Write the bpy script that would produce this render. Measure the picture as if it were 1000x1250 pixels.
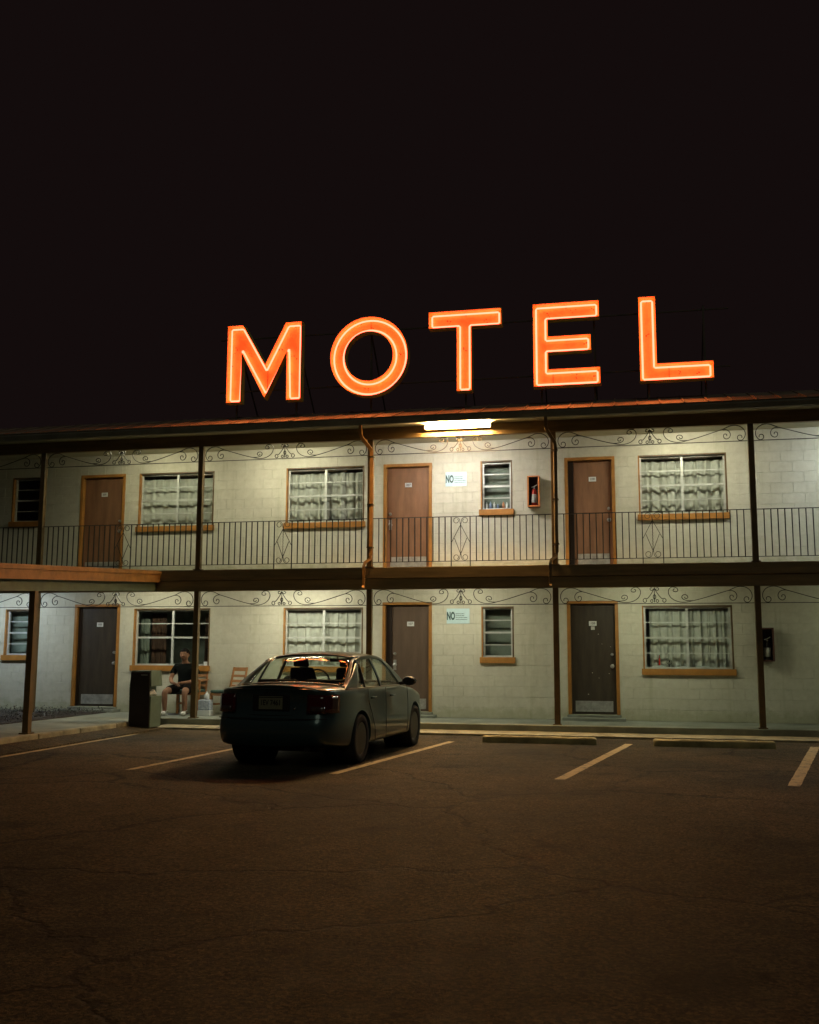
import bpy, bmesh, math, random
from mathutils import Vector, Matrix
random.seed(7)
PI = math.pi
for o in list(bpy.data.objects): bpy.data.objects.remove(o)
SC = bpy.context.scene
COL = SC.collection

# ---------------------------------------------------------------- camera
cam_d = bpy.data.cameras.new('camera'); cam = bpy.data.objects.new('camera', cam_d); COL.objects.link(cam)
YAW, PITCH, ROLL = 0.2145, 0.1380, 0.0038
fwd = Vector((-math.sin(YAW)*math.cos(PITCH), math.cos(YAW)*math.cos(PITCH), math.sin(PITCH)))
rt0 = Vector((math.cos(YAW), math.sin(YAW), 0)); up0 = rt0.cross(fwd)
rt = math.cos(ROLL)*rt0 + math.sin(ROLL)*up0; up = -math.sin(ROLL)*rt0 + math.cos(ROLL)*up0
m = Matrix((rt, up, -fwd)).transposed().to_4x4(); m.translation = Vector((0, -19.6863, 1.3849))
cam.matrix_world = m
cam_d.sensor_fit = 'HORIZONTAL'; cam_d.sensor_width = 36; cam_d.lens = 1239.09/1000*36
cam_d.clip_end = 2000
SC.camera = cam

# ---------------------------------------------------------------- world, night sky glow, faint added fill lamp
W = bpy.data.worlds.new('World'); SC.world = W; W.use_nodes = True
nt = W.node_tree; nt.nodes.clear()
out = nt.nodes.new('ShaderNodeOutputWorld'); add = nt.nodes.new('ShaderNodeAddShader')
sky = nt.nodes.new('ShaderNodeTexSky'); sky.sky_type = 'NISHITA'; sky.sun_disc = False
sky.sun_elevation = math.radians(-8); sky.sun_rotation = math.radians(150)
b1 = nt.nodes.new('ShaderNodeBackground'); b1.inputs[1].default_value = 0.05
b2 = nt.nodes.new('ShaderNodeBackground'); b2.inputs[0].default_value = (0.0064, 0.0037, 0.0037, 1); b2.inputs[1].default_value = 1.0
nt.links.new(sky.outputs[0], b1.inputs[0]); nt.links.new(b1.outputs[0], add.inputs[0]); nt.links.new(b2.outputs[0], add.inputs[1])
nt.links.new(add.outputs[0], out.inputs[0])
sd = bpy.data.lights.new('fill_sun', 'SUN'); sd.energy = 0.11; sd.angle = math.radians(25); sd.color = (0.92, 1.0, 0.74)  # added fill that lifts the dark lot, beams and car
so = bpy.data.objects.new('fill_sun', sd); COL.objects.link(so); so.location = (4, -20, 20)
so.rotation_euler = (math.radians(52), 0, math.radians(22))
SC.view_settings.view_transform = 'Standard'; SC.view_settings.look = 'None'
SC.view_settings.exposure = 0; SC.view_settings.gamma = 1; SC.view_settings.use_curve_mapping = False
SC.cycles.sample_clamp_indirect = 3.0

# ---------------------------------------------------------------- materials
MATS = {}
def mat(name, col, rough=0.6, metal=0.0, var=0.0, vscale=6.0, bump=0.0, bscale=60.0, coat=0.0, emis=None, estr=0.0, spec=0.5, col2=None, stretch=None):
    m = bpy.data.materials.new(name); m.use_nodes = True; MATS[name] = m
    n = m.node_tree.nodes; l = m.node_tree.links; p = n['Principled BSDF']
    p.inputs['Base Color'].default_value = (*col, 1); p.inputs['Roughness'].default_value = rough
    p.inputs['Metallic'].default_value = metal; p.inputs['Coat Weight'].default_value = coat
    p.inputs['Specular IOR Level'].default_value = spec
    tc = n.new('ShaderNodeTexCoord'); src = tc.outputs['Object']
    if stretch:
        mp = n.new('ShaderNodeMapping'); mp.inputs['Scale'].default_value = stretch
        l.new(src, mp.inputs[0]); src = mp.outputs[0]
    if var or col2:
        t = n.new('ShaderNodeTexNoise'); t.inputs['Scale'].default_value = vscale; t.inputs['Detail'].default_value = 6; t.inputs['Roughness'].default_value = 0.65
        l.new(src, t.inputs['Vector'])
        r = n.new('ShaderNodeValToRGB'); r.color_ramp.elements[0].position = 0.32; r.color_ramp.elements[1].position = 0.68
        c2 = col2 or tuple(max(0, c*(1-var)) for c in col); c1 = col if col2 else tuple(min(1, c*(1+var*0.6)) for c in col)
        r.color_ramp.elements[0].color = (*c2, 1); r.color_ramp.elements[1].color = (*c1, 1)
        l.new(t.outputs['Fac'], r.inputs[0]); l.new(r.outputs[0], p.inputs['Base Color'])
    if bump:
        t2 = n.new('ShaderNodeTexNoise'); t2.inputs['Scale'].default_value = bscale; t2.inputs['Detail'].default_value = 5
        l.new(src, t2.inputs['Vector'])
        bp = n.new('ShaderNodeBump'); bp.inputs['Strength'].default_value = bump; bp.inputs['Distance'].default_value = 0.01
        l.new(t2.outputs['Fac'], bp.inputs['Height']); l.new(bp.outputs[0], p.inputs['Normal'])
    if emis:
        p.inputs['Emission Color'].default_value = (*emis, 1); p.inputs['Emission Strength'].default_value = estr
    return m
M = MATS
mat('block_paint', (0.60, 0.575, 0.455), 0.62, var=0.17, vscale=1.7, bump=0.7, bscale=60)
mat('trim_ochre', (0.38, 0.17, 0.035), 0.45, var=0.25, vscale=5, bump=0.15)
mat('beam_brown', (0.22, 0.145, 0.06), 0.5, var=0.3, vscale=3, bump=0.2, stretch=(0.4, 1, 4))
mat('post_brown', (0.13, 0.080, 0.028), 0.42, var=0.3, vscale=4, bump=0.1)
mat('pipe_brown', (0.30, 0.140, 0.036), 0.4, var=0.35, vscale=5, bump=0.1)
mat('gutter_metal', (0.16, 0.15, 0.12), 0.5, var=0.3, vscale=2, bump=0.1)
mat('roof_sheet', (0.34, 0.26, 0.20), 0.7, var=0.45, vscale=1.6, bump=0.6, bscale=25)
mat('ceiling_paint', (0.50, 0.46, 0.33), 0.8, var=0.1, vscale=2, bump=0.2)
mat('iron', (0.028, 0.020, 0.012), 0.45, var=0.3, vscale=20)
mat('iron_rust', (0.09, 0.05, 0.022), 0.55, var=0.3, vscale=20)
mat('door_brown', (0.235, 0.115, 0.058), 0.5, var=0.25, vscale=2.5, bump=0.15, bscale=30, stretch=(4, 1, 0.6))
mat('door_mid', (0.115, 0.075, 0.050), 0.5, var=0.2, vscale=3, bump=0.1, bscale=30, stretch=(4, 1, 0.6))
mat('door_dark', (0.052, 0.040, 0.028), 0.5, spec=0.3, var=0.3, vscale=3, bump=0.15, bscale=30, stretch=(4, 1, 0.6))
mat('steel', (0.50, 0.50, 0.48), 0.38, metal=0.75, var=0.3, vscale=9)
mat('kick_steel', (0.45, 0.45, 0.42), 0.45, metal=0.5, var=0.35, vscale=9)
mat('sash_alu', (0.60, 0.62, 0.57), 0.4, metal=0.3, var=0.15)
mat('room_dark', (0.26, 0.30, 0.25), 0.9, var=0.3)
mat('curtain', (0.60, 0.60, 0.54), 0.9, var=0.08, vscale=3)
mat('curtain_dim', (0.24, 0.28, 0.23), 0.9, var=0.2, vscale=3)
mat('curtain_brown', (0.07, 0.036, 0.02), 0.9, var=0.3, vscale=4)
mat('concrete', (0.22, 0.23, 0.185), 0.85, var=0.35, vscale=1.7, bump=0.4, bscale=40)
mat('kerb_paint', (0.27, 0.235, 0.145), 0.8, var=0.55, vscale=3, bump=0.4)
mat('wheelstop', (0.34, 0.28, 0.13), 0.85, var=0.5, vscale=3.5, bump=0.4)
mat('white_plastic', (0.75, 0.76, 0.74), 0.45, var=0.06)
mat('sign_white', (0.50, 0.66, 0.68), 0.4, var=0.06, vscale=10)
mat('sign_ink', (0.012, 0.05, 0.045), 0.5)
mat('ink', (0.02, 0.02, 0.02), 0.5)
mat('red_paint', (0.55, 0.035, 0.02), 0.3, var=0.1)
mat('label_pale', (0.65, 0.62, 0.58), 0.5, var=0.2, vscale=30)
mat('cab_orange', (0.62, 0.20, 0.055), 0.45, var=0.15)
mat('cab_dark', (0.11, 0.045, 0.03), 0.6, var=0.2)
mat('wood', (0.36, 0.155, 0.045), 0.45, var=0.35, vscale=9, bump=0.1, stretch=(1, 1, 5))
mat('cushion_green', (0.055, 0.10, 0.075), 0.9, var=0.25, vscale=20, bump=0.3)
mat('bin_brown', (0.022, 0.013, 0.010), 0.5, var=0.2)
mat('dark_lit_green', (0.075, 0.10, 0.065), 0.55, var=0.25, vscale=6, bump=0.1)  # green lamp light put into the colour of a dark surface
mat('litter', (0.6, 0.6, 0.55), 0.7, var=0.2)
mat('skin', (0.26, 0.13, 0.075), 0.6, spec=0.25, var=0.10, vscale=12)
mat('tshirt', (0.007, 0.009, 0.008), 0.95, spec=0.08, var=0.3, bump=0.2, bscale=20)
mat('shorts', (0.012, 0.009, 0.008), 0.95, spec=0.08, var=0.3, bump=0.2, bscale=20)
mat('hair', (0.006, 0.005, 0.004), 0.7, spec=0.1)
mat('shoe', (0.62, 0.60, 0.54), 0.6, var=0.2, vscale=20)
mat('eye_white', (0.7, 0.7, 0.68), 0.3)
mat('lip', (0.30, 0.10, 0.08), 0.5)
mat('leaf_dark', (0.030, 0.042, 0.020), 0.6, col2=(0.045, 0.020, 0.014), vscale=4)
mat('soil', (0.035, 0.022, 0.015), 0.95, bump=0.5)
mat('car_paint', (0.046, 0.088, 0.096), 0.32, metal=0.4, coat=0.7, bump=0.05, bscale=3.5)
mat('car_trim', (0.012, 0.012, 0.012), 0.5)
mat('tyre', (0.012, 0.012, 0.012), 0.85, bump=0.2)
mat('rim', (0.07, 0.07, 0.07), 0.4, metal=0.8)
mat('tail_red', (0.07, 0.005, 0.005), 0.12, coat=0.8)
mat('tail_clear', (0.06, 0.04, 0.04), 0.12, coat=0.8)
mat('plate_cream', (0.22, 0.215, 0.14), 0.5, var=0.08)
mat('chrome', (0.6, 0.6, 0.6), 0.15, metal=1.0)
mat('seat_cloth', (0.028, 0.026, 0.024), 0.9)
mat('interior', (0.02, 0.02, 0.018), 0.8)
mat('sign_steel', (0.10, 0.085, 0.07), 0.6, var=0.3)
mat('can_side', (0.20, 0.07, 0.035), 0.5, var=0.3)
mat('letter_pan', (0.92, 0.97, 0.26), 0.5, col2=(0.86, 0.68, 0.18), vscale=3.5)
mat('tube_cap', (0.02, 0.015, 0.01), 0.5)
mat('neon', (0.8, 0.5, 0.3), 0.3, emis=(1.0, 0.069, 0.042), estr=10.5)
mat('lamp_main', (0.9, 0.9, 0.85), 0.4, emis=(1.0, 0.60, 0.22), estr=1500)
mat('lamp_upper', (0.9, 0.9, 0.85), 0.4, emis=(1.0, 0.95, 0.88), estr=140)
mat('lamp_warm', (0.9, 0.9, 0.85), 0.4, emis=(1.0, 0.97, 0.74), estr=84)
mat('lamp_warm2', (0.9, 0.9, 0.85), 0.4, emis=(1.0, 0.98, 0.70), estr=48)
mat('lamp_low2', (0.9, 0.9, 0.85), 0.4, emis=(1.0, 0.99, 0.78), estr=50)
mat('lamp_cool', (0.9, 0.9, 0.85), 0.4, emis=(0.85, 0.95, 1.0), estr=90)
mat('lamp_blue', (0.9, 0.9, 0.85), 0.4, emis=(0.72, 0.86, 1.0), estr=66)
mat('lamp_low', (0.9, 0.9, 0.85), 0.4, emis=(1.0, 0.98, 0.78), estr=92)
mat('lamp_dim', (0.9, 0.9, 0.85), 0.4, emis=(0.94, 1.0, 0.74), estr=40)
mat('lamp_dim2', (0.9, 0.9, 0.85), 0.4, emis=(0.90, 1.0, 0.74), estr=14)
mat('lamp_housing', (0.6, 0.58, 0.52), 0.5)
mat('bottle_blue', (0.30, 0.40, 0.62), 0.4); mat('bottle_orange', (0.75, 0.30, 0.14), 0.4)
mat('water_pack', (0.62, 0.66, 0.70), 0.3, col2=(0.25, 0.30, 0.42), vscale=28)
mat('paper', (0.62, 0.66, 0.62), 0.8)

def wallpaint():
    m = mat('block_paint', (0.60, 0.575, 0.455), 0.62); n = m.node_tree.nodes; l = m.node_tree.links; p = n['Principled BSDF']
    g = n.new('ShaderNodeNewGeometry')
    def noise(s, sc, d=6, ro=0.65):
        mp = n.new('ShaderNodeMapping'); mp.inputs['Scale'].default_value = s; l.new(g.outputs['Position'], mp.inputs[0])
        t = n.new('ShaderNodeTexNoise'); t.inputs['Scale'].default_value = sc; t.inputs['Detail'].default_value = d; t.inputs['Roughness'].default_value = ro; l.new(mp.outputs[0], t.inputs['Vector']); return t
    def ramp(src, a, b, ca, cb):
        r_ = n.new('ShaderNodeValToRGB'); r_.color_ramp.elements[0].position = a; r_.color_ramp.elements[1].position = b; r_.color_ramp.elements[0].color = (*ca, 1); r_.color_ramp.elements[1].color = (*cb, 1); l.new(src, r_.inputs[0]); return r_
    def mul(a, b):
        x = n.new('ShaderNodeMix'); x.data_type = 'RGBA'; x.blend_type = 'MULTIPLY'; x.inputs[0].default_value = 1; l.new(a, x.inputs[6]); l.new(b, x.inputs[7]); return x.outputs[2]
    base = ramp(noise((1, 1, 1), 1.4).outputs[0], 0.3, 0.7, (0.535, 0.51, 0.40), (0.63, 0.605, 0.485))
    patch_ = ramp(noise((1, 1, 1), 9, 8, 0.7).outputs[0], 0.35, 0.6, (0.90, 0.89, 0.86), (1, 1, 1))
    streak = ramp(noise((5.0, 1, 0.35), 1.0, 7, 0.6).outputs[0], 0.56, 0.72, (1, 1, 1), (0.83, 0.84, 0.76))
    # grime rising from the floor of each storey, with a ragged edge
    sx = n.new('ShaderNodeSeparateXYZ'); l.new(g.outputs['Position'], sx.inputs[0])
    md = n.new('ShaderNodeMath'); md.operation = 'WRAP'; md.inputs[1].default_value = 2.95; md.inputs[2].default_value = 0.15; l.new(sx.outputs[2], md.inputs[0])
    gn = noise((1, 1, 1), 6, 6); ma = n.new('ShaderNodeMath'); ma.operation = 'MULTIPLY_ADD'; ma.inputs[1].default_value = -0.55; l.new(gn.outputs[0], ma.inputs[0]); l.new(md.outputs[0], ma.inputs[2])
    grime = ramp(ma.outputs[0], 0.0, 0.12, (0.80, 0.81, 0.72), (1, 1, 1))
    l.new(mul(mul(mul(base.outputs[0], patch_.outputs[0]), streak.outputs[0]), grime.outputs[0]), p.inputs['Base Color'])
    bp = n.new('ShaderNodeBump'); bp.inputs['Strength'].default_value = 0.7; bp.inputs['Distance'].default_value = 0.01; l.new(noise((1, 1, 1), 55, 5).outputs[0], bp.inputs['Height']); l.new(bp.outputs[0], p.inputs['Normal'])
wallpaint()
def glassmat(name, tint, refl):
    g = bpy.data.materials.new(name); g.use_nodes = True; n = g.node_tree.nodes; l = g.node_tree.links; n.clear()
    o = n.new('ShaderNodeOutputMaterial'); mx = n.new('ShaderNodeMixShader'); t = n.new('ShaderNodeBsdfTransparent'); gl = n.new('ShaderNodeBsdfGlossy')
    lw = n.new('ShaderNodeLayerWeight'); fr = n.new('ShaderNodeMath'); fr.operation = 'POWER'; fr.inputs[1].default_value = 5.0; l.new(lw.outputs['Facing'], fr.inputs[0])
    mu = n.new('ShaderNodeMath'); mu.operation = 'MULTIPLY_ADD'; mu.inputs[1].default_value = refl*0.9; mu.inputs[2].default_value = 0.035*refl
    t.inputs[0].default_value = (*tint, 1); gl.inputs['Roughness'].default_value = 0.03
    l.new(fr.outputs[0], mu.inputs[0]); l.new(mu.outputs[0], mx.inputs[0]); l.new(t.outputs[0], mx.inputs[1]); l.new(gl.outputs[0], mx.inputs[2]); l.new(mx.outputs[0], o.inputs[0])
    MATS[name] = g
glassmat('pane_glass', (0.965, 0.98, 0.965), 1.0)
glassmat('car_glass', (0.94, 0.97, 0.94), 0.75)

def asphalt():
    m = mat('asphalt', (0.05, 0.045, 0.04), 0.8, spec=0.12); n = m.node_tree.nodes; l = m.node_tree.links; p = n['Principled BSDF']
    tc = n.new('ShaderNodeTexCoord')
    def noise(s, d=6, r=0.6):
        t = n.new('ShaderNodeTexNoise'); t.inputs['Scale'].default_value = s; t.inputs['Detail'].default_value = d; t.inputs['Roughness'].default_value = r
        l.new(tc.outputs['Object'], t.inputs['Vector']); return t
    big = noise(0.42, 7, 0.62); fine = noise(42, 4, 0.9); mid = noise(5, 6)
    r = n.new('ShaderNodeValToRGB'); r.color_ramp.elements[0].position = 0.3; r.color_ramp.elements[1].position = 0.7
    r.color_ramp.elements[0].color = (0.013, 0.012, 0.009, 1); r.color_ramp.elements[1].color = (0.068, 0.052, 0.031, 1); l.new(big.outputs[0], r.inputs[0])
    r2 = n.new('ShaderNodeValToRGB'); r2.color_ramp.elements[0].position = 0.38; r2.color_ramp.elements[1].position = 0.66
    r2.color_ramp.elements[0].color = (0.25, 0.25, 0.25, 1); r2.color_ramp.elements[1].color = (2.4, 2.3, 2.1, 1); l.new(fine.outputs[0], r2.inputs[0])
    mx = n.new('ShaderNodeMix'); mx.data_type = 'RGBA'; mx.blend_type = 'MULTIPLY'; mx.inputs[0].default_value = 0.9
    l.new(r.outputs[0], mx.inputs[6]); l.new(r2.outputs[0], mx.inputs[7])
    vo = n.new('ShaderNodeTexVoronoi'); vo.inputs['Scale'].default_value = 48; l.new(tc.outputs['Object'], vo.inputs['Vector']); sp_ = n.new('ShaderNodeSeparateColor'); l.new(vo.outputs['Color'], sp_.inputs[0])
    rv = n.new('ShaderNodeValToRGB'); rv.color_ramp.elements[0].position = 0.1; rv.color_ramp.elements[1].position = 0.97; rv.color_ramp.elements[0].color = (0.55, 0.55, 0.55, 1); rv.color_ramp.elements[1].color = (2.2, 2.1, 1.9, 1); l.new(sp_.outputs[0], rv.inputs[0])
    mv = n.new('ShaderNodeMix'); mv.data_type = 'RGBA'; mv.blend_type = 'MULTIPLY'; mv.inputs[0].default_value = 0.75; l.new(mx.outputs[2], mv.inputs[6]); l.new(rv.outputs[0], mv.inputs[7]); mx = mv
    st_ = noise(0.9, 4, 0.55); rs_ = n.new('ShaderNodeValToRGB'); rs_.color_ramp.elements[0].position = 0.60; rs_.color_ramp.elements[1].position = 0.68
    rs_.color_ramp.elements[0].color = (1, 1, 1, 1); rs_.color_ramp.elements[1].color = (0.5, 0.5, 0.5, 1); l.new(st_.outputs[0], rs_.inputs[0])
    m0 = n.new('ShaderNodeMix'); m0.data_type = 'RGBA'; m0.blend_type = 'MULTIPLY'; m0.inputs[0].default_value = 1; l.new(mx.outputs[2], m0.inputs[6]); l.new(rs_.outputs[0], m0.inputs[7]); mx = m0
    # worn cracks: distorted voronoi edges at two scales
    last = mx.outputs[2]; hs = None
    for sc, wd, st, dist in ((0.30, 0.010, 0.75, 0.9), (0.85, 0.010, 0.35, 0.35)):
        dn = noise(1.1 if sc < .5 else 3.0, 5, 0.65)
        va = n.new('ShaderNodeVectorMath'); va.operation = 'MULTIPLY_ADD'; va.inputs[1].default_value = (dist, dist, 0)
        l.new(dn.outputs['Color'], va.inputs[0]); l.new(tc.outputs['Object'], va.inputs[2])
        v = n.new('ShaderNodeTexVoronoi'); v.feature = 'DISTANCE_TO_EDGE'; v.inputs['Scale'].default_value = sc; l.new(va.outputs[0], v.inputs['Vector'])
        cr = n.new('ShaderNodeValToRGB'); cr.color_ramp.elements[0].position = 0.0; cr.color_ramp.elements[1].position = wd
        cr.color_ramp.elements[0].color = (1-st, 1-st, 1-st, 1); cr.color_ramp.elements[1].color = (1, 1, 1, 1); l.new(v.outputs['Distance'], cr.inputs[0])
        m2 = n.new('ShaderNodeMix'); m2.data_type = 'RGBA'; m2.blend_type = 'MULTIPLY'; m2.inputs[0].default_value = 1
        l.new(last, m2.inputs[6]); l.new(cr.outputs[0], m2.inputs[7]); last = m2.outputs[2]
        if hs is None: hs = cr.outputs[0]
    l.new(last, p.inputs['Base Color'])
    rr = n.new('ShaderNodeMapRange'); rr.inputs[3].default_value = 0.55; rr.inputs[4].default_value = 0.95; l.new(mid.outputs[0], rr.inputs[0]); l.new(rr.outputs[0], p.inputs['Roughness'])
    ad = n.new('ShaderNodeMath'); ad.operation = 'MULTIPLY_ADD'; ad.inputs[1].default_value = 0.8; l.new(hs, ad.inputs[0]); l.new(fine.outputs[0], ad.inputs[2])
    bp = n.new('ShaderNodeBump'); bp.inputs['Strength'].default_value = 0.9; bp.inputs['Distance'].default_value = 0.02
    l.new(ad.outputs[0], bp.inputs['Height']); l.new(bp.outputs[0], p.inputs['Normal'])
asphalt()
def linepaint():
    m = mat('line_paint', (0.52, 0.40, 0.20), 0.75); n = m.node_tree.nodes; l = m.node_tree.links; p = n['Principled BSDF']
    tc = n.new('ShaderNodeTexCoord'); t = n.new('ShaderNodeTexNoise'); t.inputs['Scale'].default_value = 9; t.inputs['Detail'].default_value = 8; t.inputs['Roughness'].default_value = 0.75
    l.new(tc.outputs['Object'], t.inputs['Vector'])
    r = n.new('ShaderNodeValToRGB'); r.color_ramp.elements[0].position = 0.40; r.color_ramp.elements[1].position = 0.50
    r.color_ramp.elements[0].color = (0.10, 0.085, 0.055, 1); r.color_ramp.elements[1].color = (0.38, 0.285, 0.14, 1)
    l.new(t.outputs[0], r.inputs[0]); l.new(r.outputs[0], p.inputs['Base Color'])
linepaint()

# ---------------------------------------------------------------- mesh helpers
class MB:
    def __init__(s): s.v = []; s.f = []
    def q(s, *idx): s.f.append(tuple(idx))
    def box(s, x0, x1, y0, y1, z0, z1):
        b = len(s.v); s.v += [(x0,y0,z0),(x1,y0,z0),(x1,y1,z0),(x0,y1,z0),(x0,y0,z1),(x1,y0,z1),(x1,y1,z1),(x0,y1,z1)]
        for f in ((0,3,2,1),(4,5,6,7),(0,1,5,4),(1,2,6,5),(2,3,7,6),(3,0,4,7)): s.f.append(tuple(b+i for i in f))
        return s
    def hexa(s, pts):
        b = len(s.v); s.v += [tuple(p) for p in pts]
        for f in ((0,3,2,1),(4,5,6,7),(0,1,5,4),(1,2,6,5),(2,3,7,6),(3,0,4,7)): s.f.append(tuple(b+i for i in f))
        return s
    def block(s, x0, x1, y0, y1, z0, z1, c=0.006):
        # box whose front face (y0) has chamfered edges
        b = len(s.v); cx = min(c, (x1-x0)/3); cz = min(c, (z1-z0)/3)
        s.v += [(x0+cx,y0,z0+cz),(x1-cx,y0,z0+cz),(x1-cx,y0,z1-cz),(x0+cx,y0,z1-cz),
                (x0,y0+c,z0),(x1,y0+c,z0),(x1,y0+c,z1),(x0,y0+c,z1),(x0,y1,z0),(x1,y1,z0),(x1,y1,z1),(x0,y1,z1)]
        for f in ((0,1,2,3),(4,5,1,0),(5,6,2,1),(6,7,3,2),(7,4,0,3),(8,9,5,4),(9,10,6,5),(10,11,7,6),(11,8,4,7)): s.f.append(tuple(b+i for i in f))
        return s
    def tube(s, pts, r, n=6, closed=False, caps=True, rz=None):
        pts = [Vector(p) for p in pts]; N = len(pts); rings = []
        prev = None
        for i, p in enumerate(pts):
            if closed: d = pts[(i+1) % N]-pts[i-1]
            else: d = pts[min(i+1, N-1)]-pts[max(i-1, 0)]
            d.normalize()
            if prev is None:
                a = Vector((0,1,0)) if abs(d.y) < 0.9 else Vector((1,0,0))
            else: a = prev
            u = (a - d*a.dot(d)).normalized(); prev = u; w = d.cross(u)
            rr = r[i] if isinstance(r, (list, tuple)) else r
            ring = []
            for k in range(n):
                t = 2*PI*k/n + (PI/n if n == 4 else 0); s.v.append(tuple(p + u*rr*math.cos(t) + w*(rz or rr)*math.sin(t))); ring.append(len(s.v)-1)
            rings.append(ring)
        R = N if closed else N-1
        for i in range(R):
            a, b = rings[i], rings[(i+1) % N]
            for k in range(n): s.f.append((a[k], a[(k+1) % n], b[(k+1) % n], b[k]))
        if caps and not closed: s.f.append(tuple(reversed(rings[0]))); s.f.append(tuple(rings[-1]))
        return s
    def lathe(s, prof, n=16, c=(0,0,0), axis='z', caps=True, loop=False):
        rings = []
        for r, h in prof:
            ring = []
            for k in range(n):
                t = 2*PI*k/n; a, b = r*math.cos(t), r*math.sin(t)
                p = {'z': (a, b, h), 'y': (a, h, b), 'x': (h, a, b)}[axis]
                s.v.append((p[0]+c[0], p[1]+c[1], p[2]+c[2])); ring.append(len(s.v)-1)
            rings.append(ring)
        for a, b in zip(rings, rings[1:]):
            for k in range(n): s.f.append((a[k], a[(k+1) % n], b[(k+1) % n], b[k]))
        if loop:
            for k in range(n): s.f.append((rings[-1][k], rings[-1][(k+1) % n], rings[0][(k+1) % n], rings[0][k]))
        elif caps: s.f.append(tuple(reversed(rings[0]))); s.f.append(tuple(rings[-1]))
        return s
    def prism(s, poly, y0, y1):
        # polygon in x,z extruded along y
        n = len(poly); b = len(s.v); s.v += [(x, y0, z) for x, z in poly] + [(x, y1, z) for x, z in poly]
        s.f.append(tuple(range(b, b+n))); s.f.append(tuple(range(b+2*n-1, b+n-1, -1)))
        for i in range(n): j = (i+1) % n; s.f.append((b+j, b+i, b+n+i, b+n+j))
        return s
    def grid(s, fn, nu, nv):
        b = len(s.v)
        for j in range(nv+1):
            for i in range(nu+1): s.v.append(tuple(fn(i/nu, j/nv)))
        for j in range(nv):
            for i in range(nu):
                a = b+j*(nu+1)+i; s.f.append((a, a+1, a+nu+2, a+nu+1))
        return s
    def mesh(s, name, m, smooth=False, fix=True):
        me = bpy.data.meshes.new(name); me.from_pydata(s.v, [], s.f)
        if fix:
            bm = bmesh.new(); bm.from_mesh(me); bmesh.ops.recalc_face_normals(bm, faces=bm.faces); bm.to_mesh(me); bm.free()
        me.materials.append(M[m] if isinstance(m, str) else m)
        if smooth:
            me.polygons.foreach_set('use_smooth', [True]*len(me.polygons))
            if smooth != 'all':
                me.set_sharp_from_angle(angle=math.radians(40))
        return me
    def build(s, name, m, parent=None, smooth=False, loc=None, bev=0, fix=True):
        return link(name, s.mesh(name, m, smooth, fix), parent, loc, bev)
def link(name, me, parent=None, loc=None, bev=0, rot=None):
    o = bpy.data.objects.new(name, me); COL.objects.link(o)
    if parent: o.parent = parent
    if loc: o.location = loc
    if rot: o.rotation_euler = rot
    if bev:
        md = o.modifiers.new('bevel', 'BEVEL'); md.width = bev; md.segments = 2; md.limit_method = 'ANGLE'
    return o
def tag(o, label, cat, group=None):
    o['label'] = label; o['category'] = cat
    if group: o['group'] = group
    return o
def thing(name, label, cat, loc=(0,0,0), rz=0, group=None):
    o = bpy.data.objects.new(name, None); COL.objects.link(o); o.location = loc; o.rotation_euler = (0,0,rz); o.empty_display_size = 0.2
    return tag(o, label, cat, group)
def struct(o): o['kind'] = 'structure'; return o
def stuff(o): o['kind'] = 'stuff'; return o
def dup(root, loc=None, rz=None, label=None):
    def rec(o, par):
        c = o.copy(); COL.objects.link(c)
        if par: c.parent = par
        for ch in CH.get(o.name, []): rec(ch, c)
        return c
    CH = {}
    for o in COL.objects:
        if o.parent: CH.setdefault(o.parent.name, []).append(o)
    r = rec(root, None)
    if loc is not None: r.location = loc
    if rz is not None: r.rotation_euler = (0,0,rz)
    if label: r['label'] = label
    return r
def text(name, body, size, m, parent, loc, rot=(PI/2,0,0), xs=1.0, depth=0.002, bold=0.0):
    cu = bpy.data.curves.new(name, 'FONT'); cu.body = body; cu.size = size; cu.align_x = 'CENTER'; cu.align_y = 'CENTER'; cu.extrude = depth; cu.offset = bold; cu.resolution_u = 3
    t = bpy.data.objects.new(name, cu); COL.objects.link(t)
    dg = bpy.context.evaluated_depsgraph_get(); me = bpy.data.meshes.new_from_object(t.evaluated_get(dg))
    bpy.data.objects.remove(t); me.materials.clear(); me.materials.append(M[m])
    o = bpy.data.objects.new(name, me); COL.objects.link(o); o.parent = parent; o.location = loc; o.rotation_euler = rot; o.scale = (xs,1,1)
    return o

# ---------------------------------------------------------------- dimensions
XL, XR = -18.0, 9.2
ZW, ZF, ZC2 = 0.15, 2.95, 5.58
BAY, X0P = 3.41, -11.53
PX = [X0P + BAY*i for i in range(-1, 6)]          # post lines; [1..5] are in view
DOORS = [(-11.57, -10.52), (-4.83, -3.83), (-1.20, -0.24)]
WINS = [(-10.20, -8.49), (-6.90, -5.23), (0.20, 1.83)]
SMALL = [(-13.22, -12.53), (-2.85, -2.22)]
# ---------------------------------------------------------------- ground
struct(MB().box(-150, 150, -150, 150, -0.3, 0).build('parking_lot', 'asphalt'))
def line(x0, y0, x1, y1, w=0.11):
    d = Vector((x1-x0, y1-y0, 0)).normalized(); n = Vector((-d.y, d.x, 0))*w/2; r = random.Random(int(x0*100)); N = 40
    def fn(u, v):
        p = Vector((x0, y0, 0.004)).lerp(Vector((x1, y1, 0.004)), u) + n*(2*v-1)*(1+0.12*(r.random()-0.5)); return p
    o = MB().grid(fn, N, 1).build('parking_line', 'line_paint', fix=False); struct(o); return o
line(-3.40, -8.16, -2.82, -3.55); line(-0.82, -8.06, -0.08, -3.30, 0.12); line(1.64, -8.02, 2.66, -3.10, 0.13)
line(-5.86, -8.35, -5.62, -5.0, 0.10); line(-8.17, -8.2, -8.27, -3.45, 0.10)
line(4.1, -8.0, 5.4, -3.1)
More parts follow.
